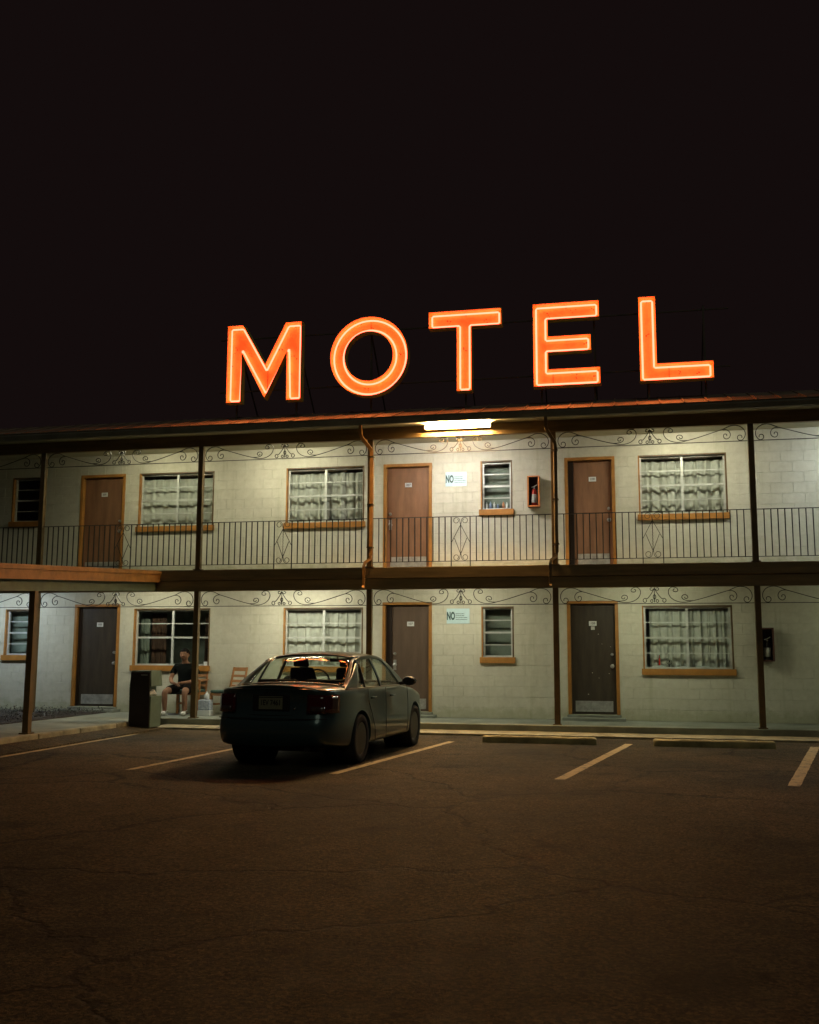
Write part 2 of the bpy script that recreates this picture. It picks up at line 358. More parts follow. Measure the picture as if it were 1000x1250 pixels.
struct(MB().box(XL, XR+2, -1.62, 0.2, -0.2, ZW).build('walkway', 'concrete', bev=0.012))
struct(MB().box(-8.6, XR+2, -2.35, -1.618, -0.2, 0.04).build('gutter_strip', 'kerb_paint', bev=0.01))
struct(MB().box(XL, -8.92, -14, -1.622, -0.2, ZW-0.003).build('pavement', 'concrete'))
kb = MB(); y = -14.0; 
while y < -2.45:
    kb.box(-8.92, -8.77, y, y+1.18, -0.1, ZW+0.006); y += 1.2
struct(kb.build('kerb', 'kerb_paint', bev=0.02))
ap = MB().hexa([(-8.765,-14,-0.1),(-8.30,-14,-0.1),(-8.30,-2.353,-0.1),(-8.765,-2.353,-0.1),(-8.765,-14,0.08),(-8.30,-14,0.002),(-8.30,-2.353,0.03),(-8.765,-2.353,0.08)]).build('apron', 'asphalt'); struct(ap)
# door steps on the lower floor are parts of the building below

# ---------------------------------------------------------------- motel building
B = thing('motel_building', 'two storey cream block motel wing with brown doors, balcony and flat eaves', 'building', (0,0,0))
def openings(lower):
    dz = 0.25 if lower else ZF+0.09; top = 2.38 if lower else 5.17
    wt, ws = (2.285, 1.11) if lower else (5.165, 4.015); ss = 1.31 if lower else 4.19
    L = [(a, b, dz, top, 'd') for a, b in DOORS] + [(a, b, ws, wt, 'w') for a, b in WINS] + [(a, b, ss, wt, 's') for a, b in SMALL]
    return L
allblocks = []
for lower in (True, False):
    z0, z1 = (ZW, 2.75) if lower else (ZF, ZC2)
    ops = openings(lower)
    # backing wall (recessed mortar) built as strips around the openings
    bk = MB(); xs = sorted({XL, XR} | {v for o in ops for v in o[:2]})
    for xa, xb in zip(xs, xs[1:]):
        spans = sorted((o[2], o[3]) for o in ops if o[0] <= xa+1e-6 and o[1] >= xb-1e-6); z = z0
        for s0, s1 in spans:
            if s0 > z: bk.box(xa, xb, 0.005, 0.22, z, s0)
            z = s1
        if z < z1: bk.box(xa, xb, 0.005, 0.22, z, z1)
    wall = bk.build('block_wall', 'block_paint', B)
    row = 0; z = z0
    while z < z1-0.02:
        zt = min(z+0.2, z1); x = XL - (0.2 if row % 2 else 0)
        while x < XR:
            xa, xb = max(x, XL)+0.0024, min(x+0.4, XR)-0.0024; za, zb = z+0.0024, zt-0.0024
            rects = [(xa, xb, za, zb)]
            for o in ops:
                new = []
                for r in rects:
                    if r[1] <= o[0] or r[0] >= o[1] or r[3] <= o[2] or r[2] >= o[3]: new.append(r); continue
                    if r[0] < o[0]: new.append((r[0], o[0], r[2], r[3]))
                    if r[1] > o[1]: new.append((o[1], r[1], r[2], r[3]))
                    c0, c1 = max(r[0], o[0]), min(r[1], o[1])
                    if r[3] > o[3]: new.append((c0, c1, o[3], r[3]))
                    if r[2] < o[2]: new.append((c0, c1, r[2], o[2]))
                rects = [r for r in new if r[1]-r[0] > 0.012 and r[3]-r[2] > 0.012]
            if rects: allblocks.append((wall, rects, ((xa+xb)/2)**2*0.4+abs(z-1.4)**2*0.2+(0 if xa < 3.4 else 99), len(rects) == 1 and rects[0][1]-rects[0][0] > 0.39 and rects[0][3]-rects[0][2] > 0.19))
            x += 0.4
        z += 0.2; row += 1
allblocks.sort(key=lambda b: b[2])
full = MB().block(-0.1976, 0.1976, 0.0, 0.012, -0.0976, 0.0976, 0.004).mesh('block', 'block_paint')
rest = {}
for i, (wall, rects, _, isfull) in enumerate(allblocks):
    jit = random.uniform(-0.0011, 0.0011)
    if i < 290:
        if isfull:
            r = rects[0]; link('block', full, wall, ((r[0]+r[1])/2, jit, (r[2]+r[3])/2))
        else:
            mb = MB()
            for r in rects: mb.block(r[0], r[1], jit, 0.012, r[2], r[3], 0.004)
            mb.build('block', 'block_paint', wall)
    else:
        mb = rest.setdefault(wall.name, (MB(), wall))[0]
        for r in rects: mb.block(r[0], r[1], jit, 0.012, r[2], r[3], 0.004)
for mb, wall in rest.values(): stuff(mb.build('block', 'block_paint', wall))

# floors, ceilings, beams
MB().box(XL, XR, -1.56, 0.3, 2.745, 2.945).build('balcony_slab', 'beam_brown', B, bev=0.006)
MB().box(XL, XR, -1.50, 0.004, 2.947, 2.952).build('balcony_floor', 'concrete', B)
MB().box(XL, XR, -1.44, 0.004, 2.735, 2.742).build('ceiling', 'ceiling_paint', B)
MB().box(XL, XR, -1.535, -1.445, 2.54, 2.743).build('balcony_beam', 'beam_brown', B, bev=0.006)
MB().box(XL, XR, -1.545, -1.445, 5.36, 5.578).build('eave_beam', 'beam_brown', B, bev=0.006)
MB().box(XL, XR, -1.90, 0.3, 5.582, 5.63).build('ceiling', 'ceiling_paint', B)
gp = [(-1.96, 5.69), (-1.945, 5.665), (-1.96, 5.64), (-1.93, 5.56), (-1.84, 5.56), (-1.84, 5.69)]
gm = MB(); n = len(gp)
for xx in (XL, XR): gm.v += [(xx, a, b) for a, b in gp]
gm.f += [tuple(range(n)), tuple(range(2*n-1, n-1, -1))] + [(i, (i+1) % n, n+(i+1) % n, n+i) for i in range(n)]
gm.build('gutter', 'gutter_metal', B)
def roofz(y): return 5.685 + (min(y,-0.35)+1.95)*0.325
rf = MB().hexa([(XL,-1.94,5.635),(XR,-1.94,5.635),(XR,-0.35,5.635),(XL,-0.35,5.635),(XL,-1.94,roofz(-1.94)),(XR,-1.94,roofz(-1.94)),(XR,-0.35,roofz(-0.35)),(XL,-0.35,roofz(-0.35))])
rf.box(XL, XR, -0.349, 8.0, 5.635, roofz(3)); rfo = rf.build('roof', 'roof_sheet', B)
for k in range(68):       # standing seams of the roof sheets
    x = XL + 0.4*k + 0.2
    if k == 0: seam = MB().hexa([(-0.012,-1.93,roofz(-1.93)),(0.012,-1.93,roofz(-1.93)),(0.012,-0.36,roofz(-0.36)),(-0.012,-0.36,roofz(-0.36)),(-0.012,-1.93,roofz(-1.93)+0.018),(0.012,-1.93,roofz(-1.93)+0.018),(0.012,-0.36,roofz(-0.36)+0.018),(-0.012,-0.36,roofz(-0.36)+0.018)]).mesh('seam', 'roof_sheet')
    link('seam', seam, rfo, (x, 0, 0))
bk = MB().box(XL, XL+0.2, 0.2, 8, 0, 5.63).box(XR-0.2, XR, 0.2, 8, 0, 5.63).box(XL, XR, 7.8, 8, 0, 5.63); bk.build('outer_wall', 'block_paint', B)
pm_l = MB().box(-0.05, 0.05, -0.05, 0.05, ZW, 2.54).mesh('post', 'post_brown'); pm_u = MB().box(-0.05, 0.05, -0.05, 0.05, 2.946, 5.36).mesh('post', 'post_brown')
pbase = MB().box(-0.075, 0.075, -0.075, 0.075, 0, 0.02).mesh('base_plate', 'post_brown')
for x in PX:
    for me, zb in ((pm_l, ZW), (pm_u, 2.946)):
        o = link('post', me, B, (x, -1.495, 0), bev=0.006); link('base_plate', pbase, o, (0, 0.0, zb+0.001))
# downspouts
def spout(x, dx, m):
    o = MB().tube([(x+dx, -1.90, 5.60), (x+dx, -1.90, 5.40), (x+dx*0.9, -1.86, 5.34), (x+0.03, -1.62, 5.16), (x+0.035, -1.595, 5.08), (x+0.035, -1.595, 3.16)], 0.042, 4).build('downspout', m, B, smooth=True)
    MB().tube([(x+0.035, -1.595, 3.18), (x+0.035, -1.60, 3.10), (x+dx*0.6, -1.65, 3.02), (x+dx*0.75, -1.66, 2.96), (x+dx*0.75, -1.66, 2.60), (x+dx*0.75, -1.70, 2.55)], 0.036, 4).build('elbow', m, o, smooth=True)
    for z in (5.0, 4.1, 3.3): MB().box(x-0.03, x+0.085, -1.645, -1.54, z, z+0.025).build('strap', 'post_brown', o)
spout(PX[3], -0.10, 'pipe_brown'); spout(PX[4], -0.10, 'post_brown')

# doors
NUM = {True: ['105', '107', '108'], False: ['205', '207', '208']}
for lower in (True, False):
    zb = 0.25 if lower else ZF+0.09; zt = 2.38 if lower else 5.17
    for i, (a, b) in enumerate(DOORS):
        gap = {(False, 2): 0.10, (True, 1): 0.11, (True, 0): 0.06}.get((lower, i), 0.0)
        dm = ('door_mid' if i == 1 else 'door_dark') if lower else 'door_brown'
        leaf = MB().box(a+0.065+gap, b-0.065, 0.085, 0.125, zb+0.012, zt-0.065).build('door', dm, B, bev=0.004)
        leaf['label'] = ['left', 'middle', 'right'][i] + (' ground floor door' if lower else ' upper floor door')
        fr = MB(); fr.box(a, a+0.062, -0.012, 0.16, zb, zt); fr.box(b-0.062, b, -0.012, 0.16, zb, zt); fr.box(a+0.062, b-0.062, -0.012, 0.16, zt-0.062, zt)
        fr.build('door_frame', 'trim_ochre', leaf, bev=0.004)
        cx = (a+gap+b)/2
        if gap: MB().box(a+0.063, a+0.064+gap, 0.06, 0.15, zb+0.005, zt-0.063).build('dark_jamb', 'bin_brown', leaf)
        MB().box(a+gap+0.13, b-0.13, 0.078, 0.084, zb+0.05, zb+0.25).build('kick_plate', 'kick_steel', leaf)
        pl = MB().box(cx-0.072, cx+0.072, 0.076, 0.084, zt-0.47, zt-0.38).build('number_plate', 'white_plastic', leaf, bev=0.003)
        t = text('number', NUM[lower][i], 0.062, 'ink', leaf, (cx, 0.0745, zt-0.425)); 
        hx = b-0.13 if i != 1 else a+gap+0.13
        for hz, r in ((zb+1.12, 0.024), (zb+0.90, 0.032)):
            MB().lathe([(r*1.25, 0), (r*1.25, -0.008), (r*0.5, -0.012), (r*0.45, -0.03), (r, -0.036), (r, -0.055), (r*0.6, -0.063)], 12, (hx, 0.085, hz), 'y').build('door_knob' if r > 0.03 else 'deadbolt', 'steel', leaf, smooth=True)
        if i == 1: MB().box(hx-0.03, hx+0.03, 0.074, 0.084, zb+0.80, zb+1.0).build('lock_plate', 'steel', leaf, bev=0.003)
        if lower and i == 2:
            MB().box(cx-0.035, cx+0.035, 0.077, 0.084, zt-0.545, zt-0.48).build('sticker', 'label_pale', leaf)
            mk = MB()
            for _ in range(7):
                u, v = random.uniform(cx-0.3, b-0.12), random.uniform(zb+0.3, zt-0.6); s = random.uniform(0.004, 0.009); mk.box(u-s, u+s, 0.0835, 0.0845, v-s*0.6, v+s*0.6)
            mk.build('scuff', 'label_pale', leaf)
        if lower:
            stp = MB().box(a-0.10, b+0.10, -0.34, 0.18, ZW-0.02, 0.205).box(a-0.02, b+0.02, -0.10, 0.18, 0.20, 0.248).build('doorstep', 'concrete', B, bev=0.01)
        else:
            MB().box(a, b, -0.04, 0.18, ZF, zb).build('doorstep', 'concrete', B, bev=0.006)

# windows
def window(a, b, zs, zt, split, curtain, lower, sill_over=0.03):
    root = MB()
    root.box(a, a+0.028, -0.006, 0.15, zs, zt)
    w = root.build('window', 'trim_ochre', B, bev=0.003)
    MB().box(b-0.028, b, -0.005, 0.15, zs, zt-0.026).box(a+0.028, b, -0.005, 0.15, zt-0.0255, zt).build('frame', 'post_brown', w, bev=0.003)
    sl = MB().box(a-sill_over, b+sill_over, -0.055, 0.15, zs-0.115, zs).build('sill', 'trim_ochre', w, bev=0.006)
    fa, fb, f0, f1 = a+0.028, b-0.028, zs, zt-0.026; yf0, yf1 = 0.075, 0.115; t = 0.034
    s = MB(); s.box(fa, fa+t, yf0, yf1, f0, f1); s.box(fb-t, fb, yf0, yf1, f0, f1); s.box(fa+t, fb-t, yf0, yf1, f0, f0+t); s.box(fa+t, fb-t, yf0, yf1, f1-t*0.8, f1)
    H = f1-f0; cols = [(fa+t, fb-t)]
    if split:
        mx = (fa+fb)/2; s.box(mx-0.022, mx+0.022, yf0-0.004, yf1, f0+t, f1-t*0.8); cols = [(fa+t, mx-0.022), (mx+0.022, fb-t)]
    zs_ = [f0+t] + [f0+H*k for k in (0.25, 0.5, 0.75)] + [f1-t*0.8]
    for (ca, cb) in cols:
        for k in (1, 2, 3):
            if lower and curtain == 'open' and k == 1: continue
            h = 0.018 if k == 2 else 0.009
            s.box(ca, cb, yf0+0.002, yf1-0.004, zs_[k]-h, zs_[k]+h)
    s.build('sash', 'sash_alu', w)
    for (ca, cb) in cols:
        for k in range(4): MB().box(ca, cb, 0.093, 0.097, zs_[k], zs_[k+1]).build('pane', 'pane_glass', w)
    # room niche behind the glass (walls, floor, ceiling and back of a dark room)
    r = MB(); xa, xb, za, zb = a-0.5, b+0.5, zs-0.5, zt+0.2; Y1 = 1.8
    r.box(xa, xb, Y1, Y1+0.05, za, zb).box(xa-0.05, xa, 0.23, Y1, za, zb).box(xb, xb+0.05, 0.23, Y1, za, zb).box(xa, xb, 0.23, Y1, za-0.05, za).box(xa, xb, 0.23, Y1, zb, zb+0.05)
    r.build('room', 'room_dark', w)
    return w
def curtain(x0, x1, z0, z1, folds, amp, m, label, y=0.23, sway=0.0, seed=1, thin=0.5):
    R = random.Random(seed); ph = [R.uniform(0, 6.28) for _ in range(4)]; fr = [folds, folds*1.7, folds*2.9, folds*0.45]
    wv = [1.0, 0.45, 0.2, 0.6]
    def off(u, v):
        s = 0
        for k in range(4): s += wv[k]*math.sin(2*PI*fr[k]*u + ph[k] + 0.25*math.sin(2.2*v+ph[k]))
        return amp*s*(0.45+0.55*v)
    def fn(u, v): 
        vv = 1-v; return (x0+(x1-x0)*u + sway*(vv-0.5)*math.sin(PI*u) + 0.012*math.sin(2*PI*fr[0]*u+1.3), y+off(u, vv), z0+(z1-z0)*v)
    o = MB().grid(fn, 120, 8).build('curtain', m, smooth='all', fix=False)
    sd_ = o.modifiers.new('thickness', 'SOLIDIFY'); sd_.thickness = 0.003
    return tag(o, label, 'curtain', 'curtains behind the windows')
# upper floor
for (a, b) in WINS: window(a, b, 4.015, 5.165, True, 'closed', False)
for (a, b) in SMALL: window(a, b, 4.19, 5.165, False, 'closed', False)
for i, (a, b) in enumerate(WINS): window(a, b, 1.11, 2.285, True, 'open' if i == 0 else 'closed', True)
for (a, b) in SMALL: window(a, b, 1.31, 2.285, False, 'closed', True)
def pair(a, b, z0, z1, gapf, names, m='curtain', f=4.5, amp=0.022, seed=3, y=0.235):
    mid = a+(b-a)*gapf
    curtain(a-0.02, mid+0.02, z0, z1, f, amp, m, names[0], seed=seed, y=y); curtain(mid-0.01, b+0.02, z0, z1, f*0.9, amp*1.15, m, names[1], seed=seed+9, y=y+0.01)
pair(*WINS[0], 4.0, 5.06, 0.55, ['white curtain in left half of the upper left window', 'white curtain in right half of the upper window crossed by a post'], f=5.0, amp=0.026, seed=5)
pair(*WINS[1], 4.0, 5.08, 0.5, ['deeply folded curtain in left half of the upper middle window beside the downspout', 'deeply folded curtain in right half of the upper middle window beside the downspout'], f=5.5, amp=0.044, seed=11)
pair(*WINS[2], 4.0, 5.08, 0.55, ['folded grey curtain in left half of the upper right window', 'folded grey curtain in right half of the upper right window'], f=5.5, amp=0.042, seed=23)
pair(*WINS[1], 1.08, 2.20, 0.52, ['bright white curtain in left half of the window above the parked car', 'bright white curtain in right half of the window above the parked car'], f=5.2, amp=0.026, seed=31)
pair(WINS[2][0]+0.14, WINS[2][1], 1.08, 2.22, 0.5, ['pleated curtain in left half of the lower right window, dark gap beside it', 'pleated curtain in right half of the lower right window'], m='curtain', f=6.0, amp=0.032, seed=41)
curtain(WINS[0][0]+0.18, WINS[0][0]+0.52, 1.0, 2.2, 3, 0.02, 'curtain_brown', 'narrow brown curtain gathered inside the dark window behind the bin', seed=51, y=0.45)
curtain(WINS[0][0]-0.1, WINS[0][0]+0.12, 1.0, 2.2, 3, 0.02, 'curtain_dim', 'thin grey curtain at the far left edge of the dark window behind the bin', seed=52, y=0.5)
curtain(WINS[0][1]-0.30, WINS[0][1]+0.05, 1.0, 2.2, 3, 0.02, 'curtain_brown', 'narrow brown curtain at right edge of the dark window behind the seated man', seed=53, y=0.45)
curtain(SMALL[1][0]-0.05, SMALL[1][1]+0.05, 4.0, 5.1, 0.8, 0.006, 'curtain_dim', 'flat pale grey blind cloth behind the small upper window', seed=61, y=0.30)
curtain(SMALL[1][0]-0.05, SMALL[1][1]+0.05, 1.2, 2.25, 1.1, 0.01, 'curtain_dim', 'dim grey blind cloth behind the small lower window right of the NO sign', seed=63, y=0.40)
curtain(SMALL[0][0]-0.05, SMALL[0][1]+0.05, 1.2, 2.25, 1.5, 0.01, 'curtain_dim', 'grey blind cloth behind the small lower left window', seed=62, y=0.32)

# ---------------------------------------------------------------- balcony railings
def arcpts(cx, cz, r, a0, a1, n=14): return [(cx+r*math.cos(a0+(a1-a0)*i/n), 0, cz+r*math.sin(a0+(a1-a0)*i/n)) for i in range(n+1)]
def spiral(cx, cz, r, a0, turns, n=16, r1=0.35): return [(cx+r*(1-(1-r1)*i/n)*math.cos(a0+turns*2*PI*i/n), 0, cz+r*(1-(1-r1)*i/n)*math.sin(a0+turns*2*PI*i/n)) for i in range(n+1)]
ZR0, ZR1 = 3.045, 3.868
bal = MB().box(-0.0085, 0.0085, -0.0085, 0.0085, ZR0, ZR1-0.012).mesh('baluster', 'iron')
tall = MB().box(-0.0085, 0.0085, -0.0085, 0.0085, 2.946, ZR1-0.012).mesh('baluster', 'iron')
def mirror(pts): return [(-p[0], p[1], p[2]) for p in pts]
hcenter = (ZR0+ZR1)/2
panel_parts = []
sc = MB()
zt_, zb_ = ZR1-0.075, ZR0+0.065
top_s = [(0, 0, zt_-0.09)] + [(0.012, 0, zt_-0.03)] + spiral(0.078, zt_-0.005, 0.062, PI*0.95, -1.15, 18, 0.55)
bot_s = [(0, 0, zb_+0.09)] + [(0.012, 0, zb_+0.03)] + spiral(0.078, zb_+0.005, 0.062, -PI*0.95, 1.15, 18, 0.55)
diaA = [(0.0, 0, zt_-0.08), (0.165, 0, hcenter-0.06)]
diaB = [(0.0, 0, zb_+0.06), (0.115, 0, hcenter+0.01)]
meshes_panel = [MB().tube(p, 0.0068, 4).mesh('scroll', 'iron', True) for p in (top_s, mirror(top_s), bot_s, mirror(bot_s))] + \
    [MB().tube(p, 0.0068, 4).mesh('diamond_bar', 'iron') for p in (diaA, mirror(diaA), diaB, mirror(diaB))]
tw = MB().tube([(0.003*math.cos(i*1.6), 0.003*math.sin(i*1.6), zb_+0.05+(zt_-zb_-0.13)*i/40) for i in range(41)], 0.0065, 4).mesh('twisted_bar', 'iron', True)
bayname = ['far left balcony railing, mostly behind the orange canopy edge', 'balcony railing in front of the upper left door', 'balcony railing of the bay left of the orange downspout', 'brightly lit balcony railing of the bay under the lit tube lamp', 'balcony railing in front of the upper right door and window', 'balcony railing right of the last post in view']
for i in range(6):
    xa, xb = PX[i]+0.052, PX[i+1]-0.052; cx = (xa+xb)/2
    if i == 1: cx = xa + 0.53*(xb-xa)
    R_ = thing('balcony_railing', 'black iron ' + bayname[i], 'railing', ((xa+xb)/2, -1.5, 2.946), group='iron railings along the balcony')
    ox, oz = -(xa+xb)/2, -2.946
    def part(name, me, x): return link(name, me, R_, (x+ox, 0, oz))
    MB().box(xa+ox, xb+ox, -0.016, 0.016, ZR1-0.012+oz, ZR1+oz).build('top_rail', 'iron', R_)
    MB().box(xa+ox, xb+ox, -0.008, 0.008, ZR0-0.006+oz, ZR0+0.006+oz).build('bottom_rail', 'iron', R_)
    pw = 0.175; span = [(xa, cx-pw), (cx+pw, xb)]
    for xs_ in (cx-pw, cx+pw): part('baluster', tall, xs_)
    for s0, s1 in span:
        n = max(1, round((s1-s0)/0.114))
        for k in range(1, n): part('baluster', bal, s0+(s1-s0)*k/n)
    for me in meshes_panel: part(me.name.split('.')[0], me, cx)
    part('twisted_bar', tw, cx)
# ---------------------------------------------------------------- scrollwork friezes under the beams
def bez(p0, p1, p2, p3, n=12):
    o = []
    for i in range(n+1):
        t = i/n; a = (1-t)**3; b = 3*(1-t)**2*t; c = 3*(1-t)*t*t; d = t**3
        o.append((a*p0[0]+b*p1[0]+c*p2[0]+d*p3[0], 0, a*p0[1]+b*p1[1]+c*p2[1]+d*p3[1]))
    return o
H = 0.29
half = BAY/2
def fx(x): return x-half    # x measured from the left post
def bz(*p): return bez(*[(fx(a), b) for a, b in p])
left_paths = []
# big S: curl at the post, over the top, down the diagonal, up to a curl near the centre
s1_ = [(fx(x), 0, z) for x, z in [(0.155, 0.115), (0.125, 0.085), (0.145, 0.045), (0.19, 0.03)]]
s1_ = spiral(fx(0.165), 0.068, 0.060, PI*1.0, -1.2, 16, 0.6)[::-1]
s1_ = list(reversed(spiral(fx(0.170), 0.062, 0.058, PI*1.15, 1.05, 16, 0.5)))
arc = bz((0.118, 0.04), (0.04, 0.12), (0.10, 0.285), (0.27, 0.283)) + bz((0.27, 0.283), (0.36, 0.28), (0.40, 0.24), (0.47, 0.215))[1:] + bz((0.47, 0.215), (0.7, 0.15), (0.85, 0.09), (1.06, 0.045))[1:] + \
    bz((1.06, 0.045), (1.20, 0.0), (1.34, 0.01), (1.43, 0.10))[1:] + bz((1.43, 0.10), (1.50, 0.19), (1.47, 0.27), (1.40, 0.285))[1:] + bz((1.40, 0.285), (1.30, 0.285), (1.28, 0.20), (1.35, 0.20))[1:] + bz((1.35, 0.20), (1.40, 0.20), (1.40, 0.25), (1.36, 0.25))[1:]
left_paths.append(spiral(fx(0.172), 0.066, 0.062, PI*1.15, 1.0, 16, 0.45))
left_paths.append(arc)
left_paths.append(bz((0.47, 0.215), (0.33, 0.23), (0.30, 0.10), (0.37, 0.055)) + bz((0.37, 0.055), (0.43, 0.02), (0.47, 0.09), (0.44, 0.13))[1:] + bz((0.44, 0.13), (0.40, 0.15), (0.38, 0.11), (0.40, 0.10))[1:])
left_paths.append(bz((1.06, 0.045), (1.16, 0.04), (1.26, 0.06), (1.245, 0.12)) + bz((1.245, 0.12), (1.22, 0.17), (1.14, 0.15), (1.145, 0.10))[1:] + bz((1.145, 0.10), (1.16, 0.07), (1.20, 0.08), (1.20, 0.11))[1:])
cen = [spiral(fx(half-0.16), 0.05, 0.042, PI*0.25, 1.05, 14, 0.5), spiral(fx(half-0.045), 0.04, 0.030, PI*0.25, 1.05, 12, 0.5), bez((0, 0.27), (-0.03, 0.2), (-0.08, 0.12), (-0.13, 0.08)), spiral(fx(half-0.05), 0.255, 0.032, 0, -0.9, 12, 0.5), bez((0, 0.16), (-0.03, 0.13), (-0.03, 0.10), (0, 0.07))]
left_paths += cen
fr_meshes = [MB().tube(p, 0.0088, 4).mesh('scroll', 'iron', True) for p in left_paths] + [MB().tube(mirror(p), 0.0088, 4).mesh('scroll', 'iron', True) for p in left_paths]
cb = MB().tube([(0, 0, 0.285), (0, 0, 0.02)], [0.006, 0.012], 4).mesh('centre_bar', 'iron')
for up_ in (False, True):
    zr = 5.068 if up_ else 2.252
    for i in range(6):
        if not up_ and i == 0: pass
        xa, xb = PX[i]+0.052, PX[i+1]-0.052; cx = (xa+xb)/2
        where = ['at the far left edge', 'above the left door', 'in the second bay, left of the downspout post', 'in the middle bay, above the NO sign', 'above the right door and window', 'right of the last post in view'][i]
        F_ = thing('scroll_frieze', ('thin iron scrollwork under the eave beam ' if up_ else 'thin iron scrollwork under the balcony beam ') + where, 'ironwork', (cx, -1.5, zr), group='iron scroll friezes between the posts')
        for me in fr_meshes: link('scroll', me, F_)
        link('centre_bar', cb, F_)
        MB().box(xa-cx, xb-cx, -0.006, 0.006, -0.006, 0.006).build('rod', 'iron', F_)

# ---------------------------------------------------------------- ceiling lamps
def lamp(x, y, z, m, label, wallmount=False):
    L_ = thing('tube_lamp', label, 'lamp', (x, y, z))
    MB().box(-0.62, 0.62, -0.05, 0.05, -0.03, 0.0).build('housing', 'lamp_housing', L_)
    MB().box(-0.605, 0.605, -0.06, 0.06, -0.075, -0.031).build('diffuser', m, L_, bev=0.012)
    MB().box(-0.625, -0.606, -0.062, 0.062, -0.078, -0.001).build('end_cap', 'lamp_housing', L_); MB().box(0.606, 0.625, -0.062, 0.062, -0.078, -0.001).build('end_cap', 'lamp_housing', L_)
    return L_
V_ = thing('tube_lamp', 'lit fluorescent tube lamp fixed to the brown eave beam', 'lamp', (-3.03, -1.545, 5.53))
MB().box(-0.60, 0.60, -0.070, -0.001, -0.048, 0.042).build('housing', 'post_brown', V_)
MB().box(-0.60, 0.60, -0.125, -0.072, -0.030, 0.022).build('diffuser', 'lamp_main', V_, bev=0.015)
for s in (-1, 1): MB().box(s*0.612-0.01, s*0.612+0.01, -0.128, -0.001, -0.046, 0.040).build('end_cap', 'post_brown', V_)
for x_, y_, z_, m_, l_ in (
    (-3.25, -1.33, 5.475, 'lamp_upper', 'added ceiling lamp behind the eave beam, standing in for the tube light on the upper wall'),  # added unseen lamp, carries the tube's light past the beam
    (4.3, -1.2, 5.58, 'lamp_cool', 'cool ceiling lamp of the upper floor beyond the right picture edge'),
    (1.0, -1.2, 5.58, 'lamp_warm', 'ceiling lamp hidden behind the eave beam above the upper right door'),
    (-6.7, -1.2, 5.58, 'lamp_warm', 'ceiling lamp hidden behind the eave beam left of the downspout'),
    (-9.5, -1.2, 5.58, 'lamp_warm2', 'ceiling lamp hidden behind the eave beam above the upper left window'),
    (-12.9, -1.2, 2.735, 'lamp_blue', 'bluish ceiling lamp under the balcony by the far left window'),
    (-9.6, -1.2, 2.735, 'lamp_low2', 'weak ceiling lamp under the balcony above the bin'),
    (-6.4, -1.2, 2.735, 'lamp_low', 'brightest ceiling lamp under the balcony, above the parked car'),
    (-3.2, -1.2, 2.735, 'lamp_low2', 'weak ceiling lamp under the balcony above the lower NO sign'),
    (0.3, -1.33, 2.70, 'lamp_dim', 'dim ceiling lamp under the balcony above the lower right window'),
    (4.2, -1.2, 2.735, 'lamp_dim2', 'dim ceiling lamp under the balcony right of the last post')):
    lamp(x_, y_, z_, m_, l_)

# ---------------------------------------------------------------- MOTEL sign
S = thing('rooftop_sign', 'large orange neon MOTEL sign of five open letters standing on the roof edge', 'sign', (-3.1, -0.9, roofz(-0.9)))
SX, SY, SZ = S.location
SH = SC  # unused
YF, YB = -1.00, -0.82       # open front edge, back pan (world y)
def rel(p): return (p[0]-SX, p[1]-SZ)
letters = {
 'M': [(-7.87,7.96),(-7.53,7.96),(-7.05,7.12),(-6.63,7.96),(-6.29,7.96),(-6.29,6.35),(-6.60,6.35),(-6.60,7.34),(-7.05,6.40),(-7.55,7.36),(-7.55,6.35),(-7.87,6.35)],
 'T': [(-3.71,7.96),(-2.28,7.96),(-2.28,7.62),(-2.86,7.62),(-2.86,6.35),(-3.16,6.35),(-3.16,7.62),(-3.71,7.62)],
 'E': [(-1.69,7.98),(-0.44,7.98),(-0.44,7.65),(-1.40,7.65),(-1.40,7.33),(-0.60,7.33),(-0.60,7.01),(-1.40,7.01),(-1.40,6.69),(-0.44,6.69),(-0.44,6.36),(-1.69,6.36)],
 'L': [(0.27,7.98),(0.59,7.98),(0.59,6.69),(1.59,6.69),(1.59,6.36),(0.27,6.36)]}
def inset(poly, d):
    n = len(poly); A = sum(poly[i][0]*poly[(i+1) % n][1]-poly[(i+1) % n][0]*poly[i][1] for i in range(n)); s = 1 if A > 0 else -1; o = []
    for i in range(n):
        p0, p1, p2 = Vector(poly[i-1]), Vector(poly[i]), Vector(poly[(i+1) % n])
        d1 = (p1-p0).normalized(); d2 = (p2-p1).normalized(); n1 = Vector((-d1.y, d1.x))*s; n2 = Vector((-d2.y, d2.x))*s
        b = (n1+n2); b = b/ max(0.25, b.length_squared/2) if b.length > 1e-6 else n1
        q = p1 + b*d; o.append((q.x, q.y))
    return o
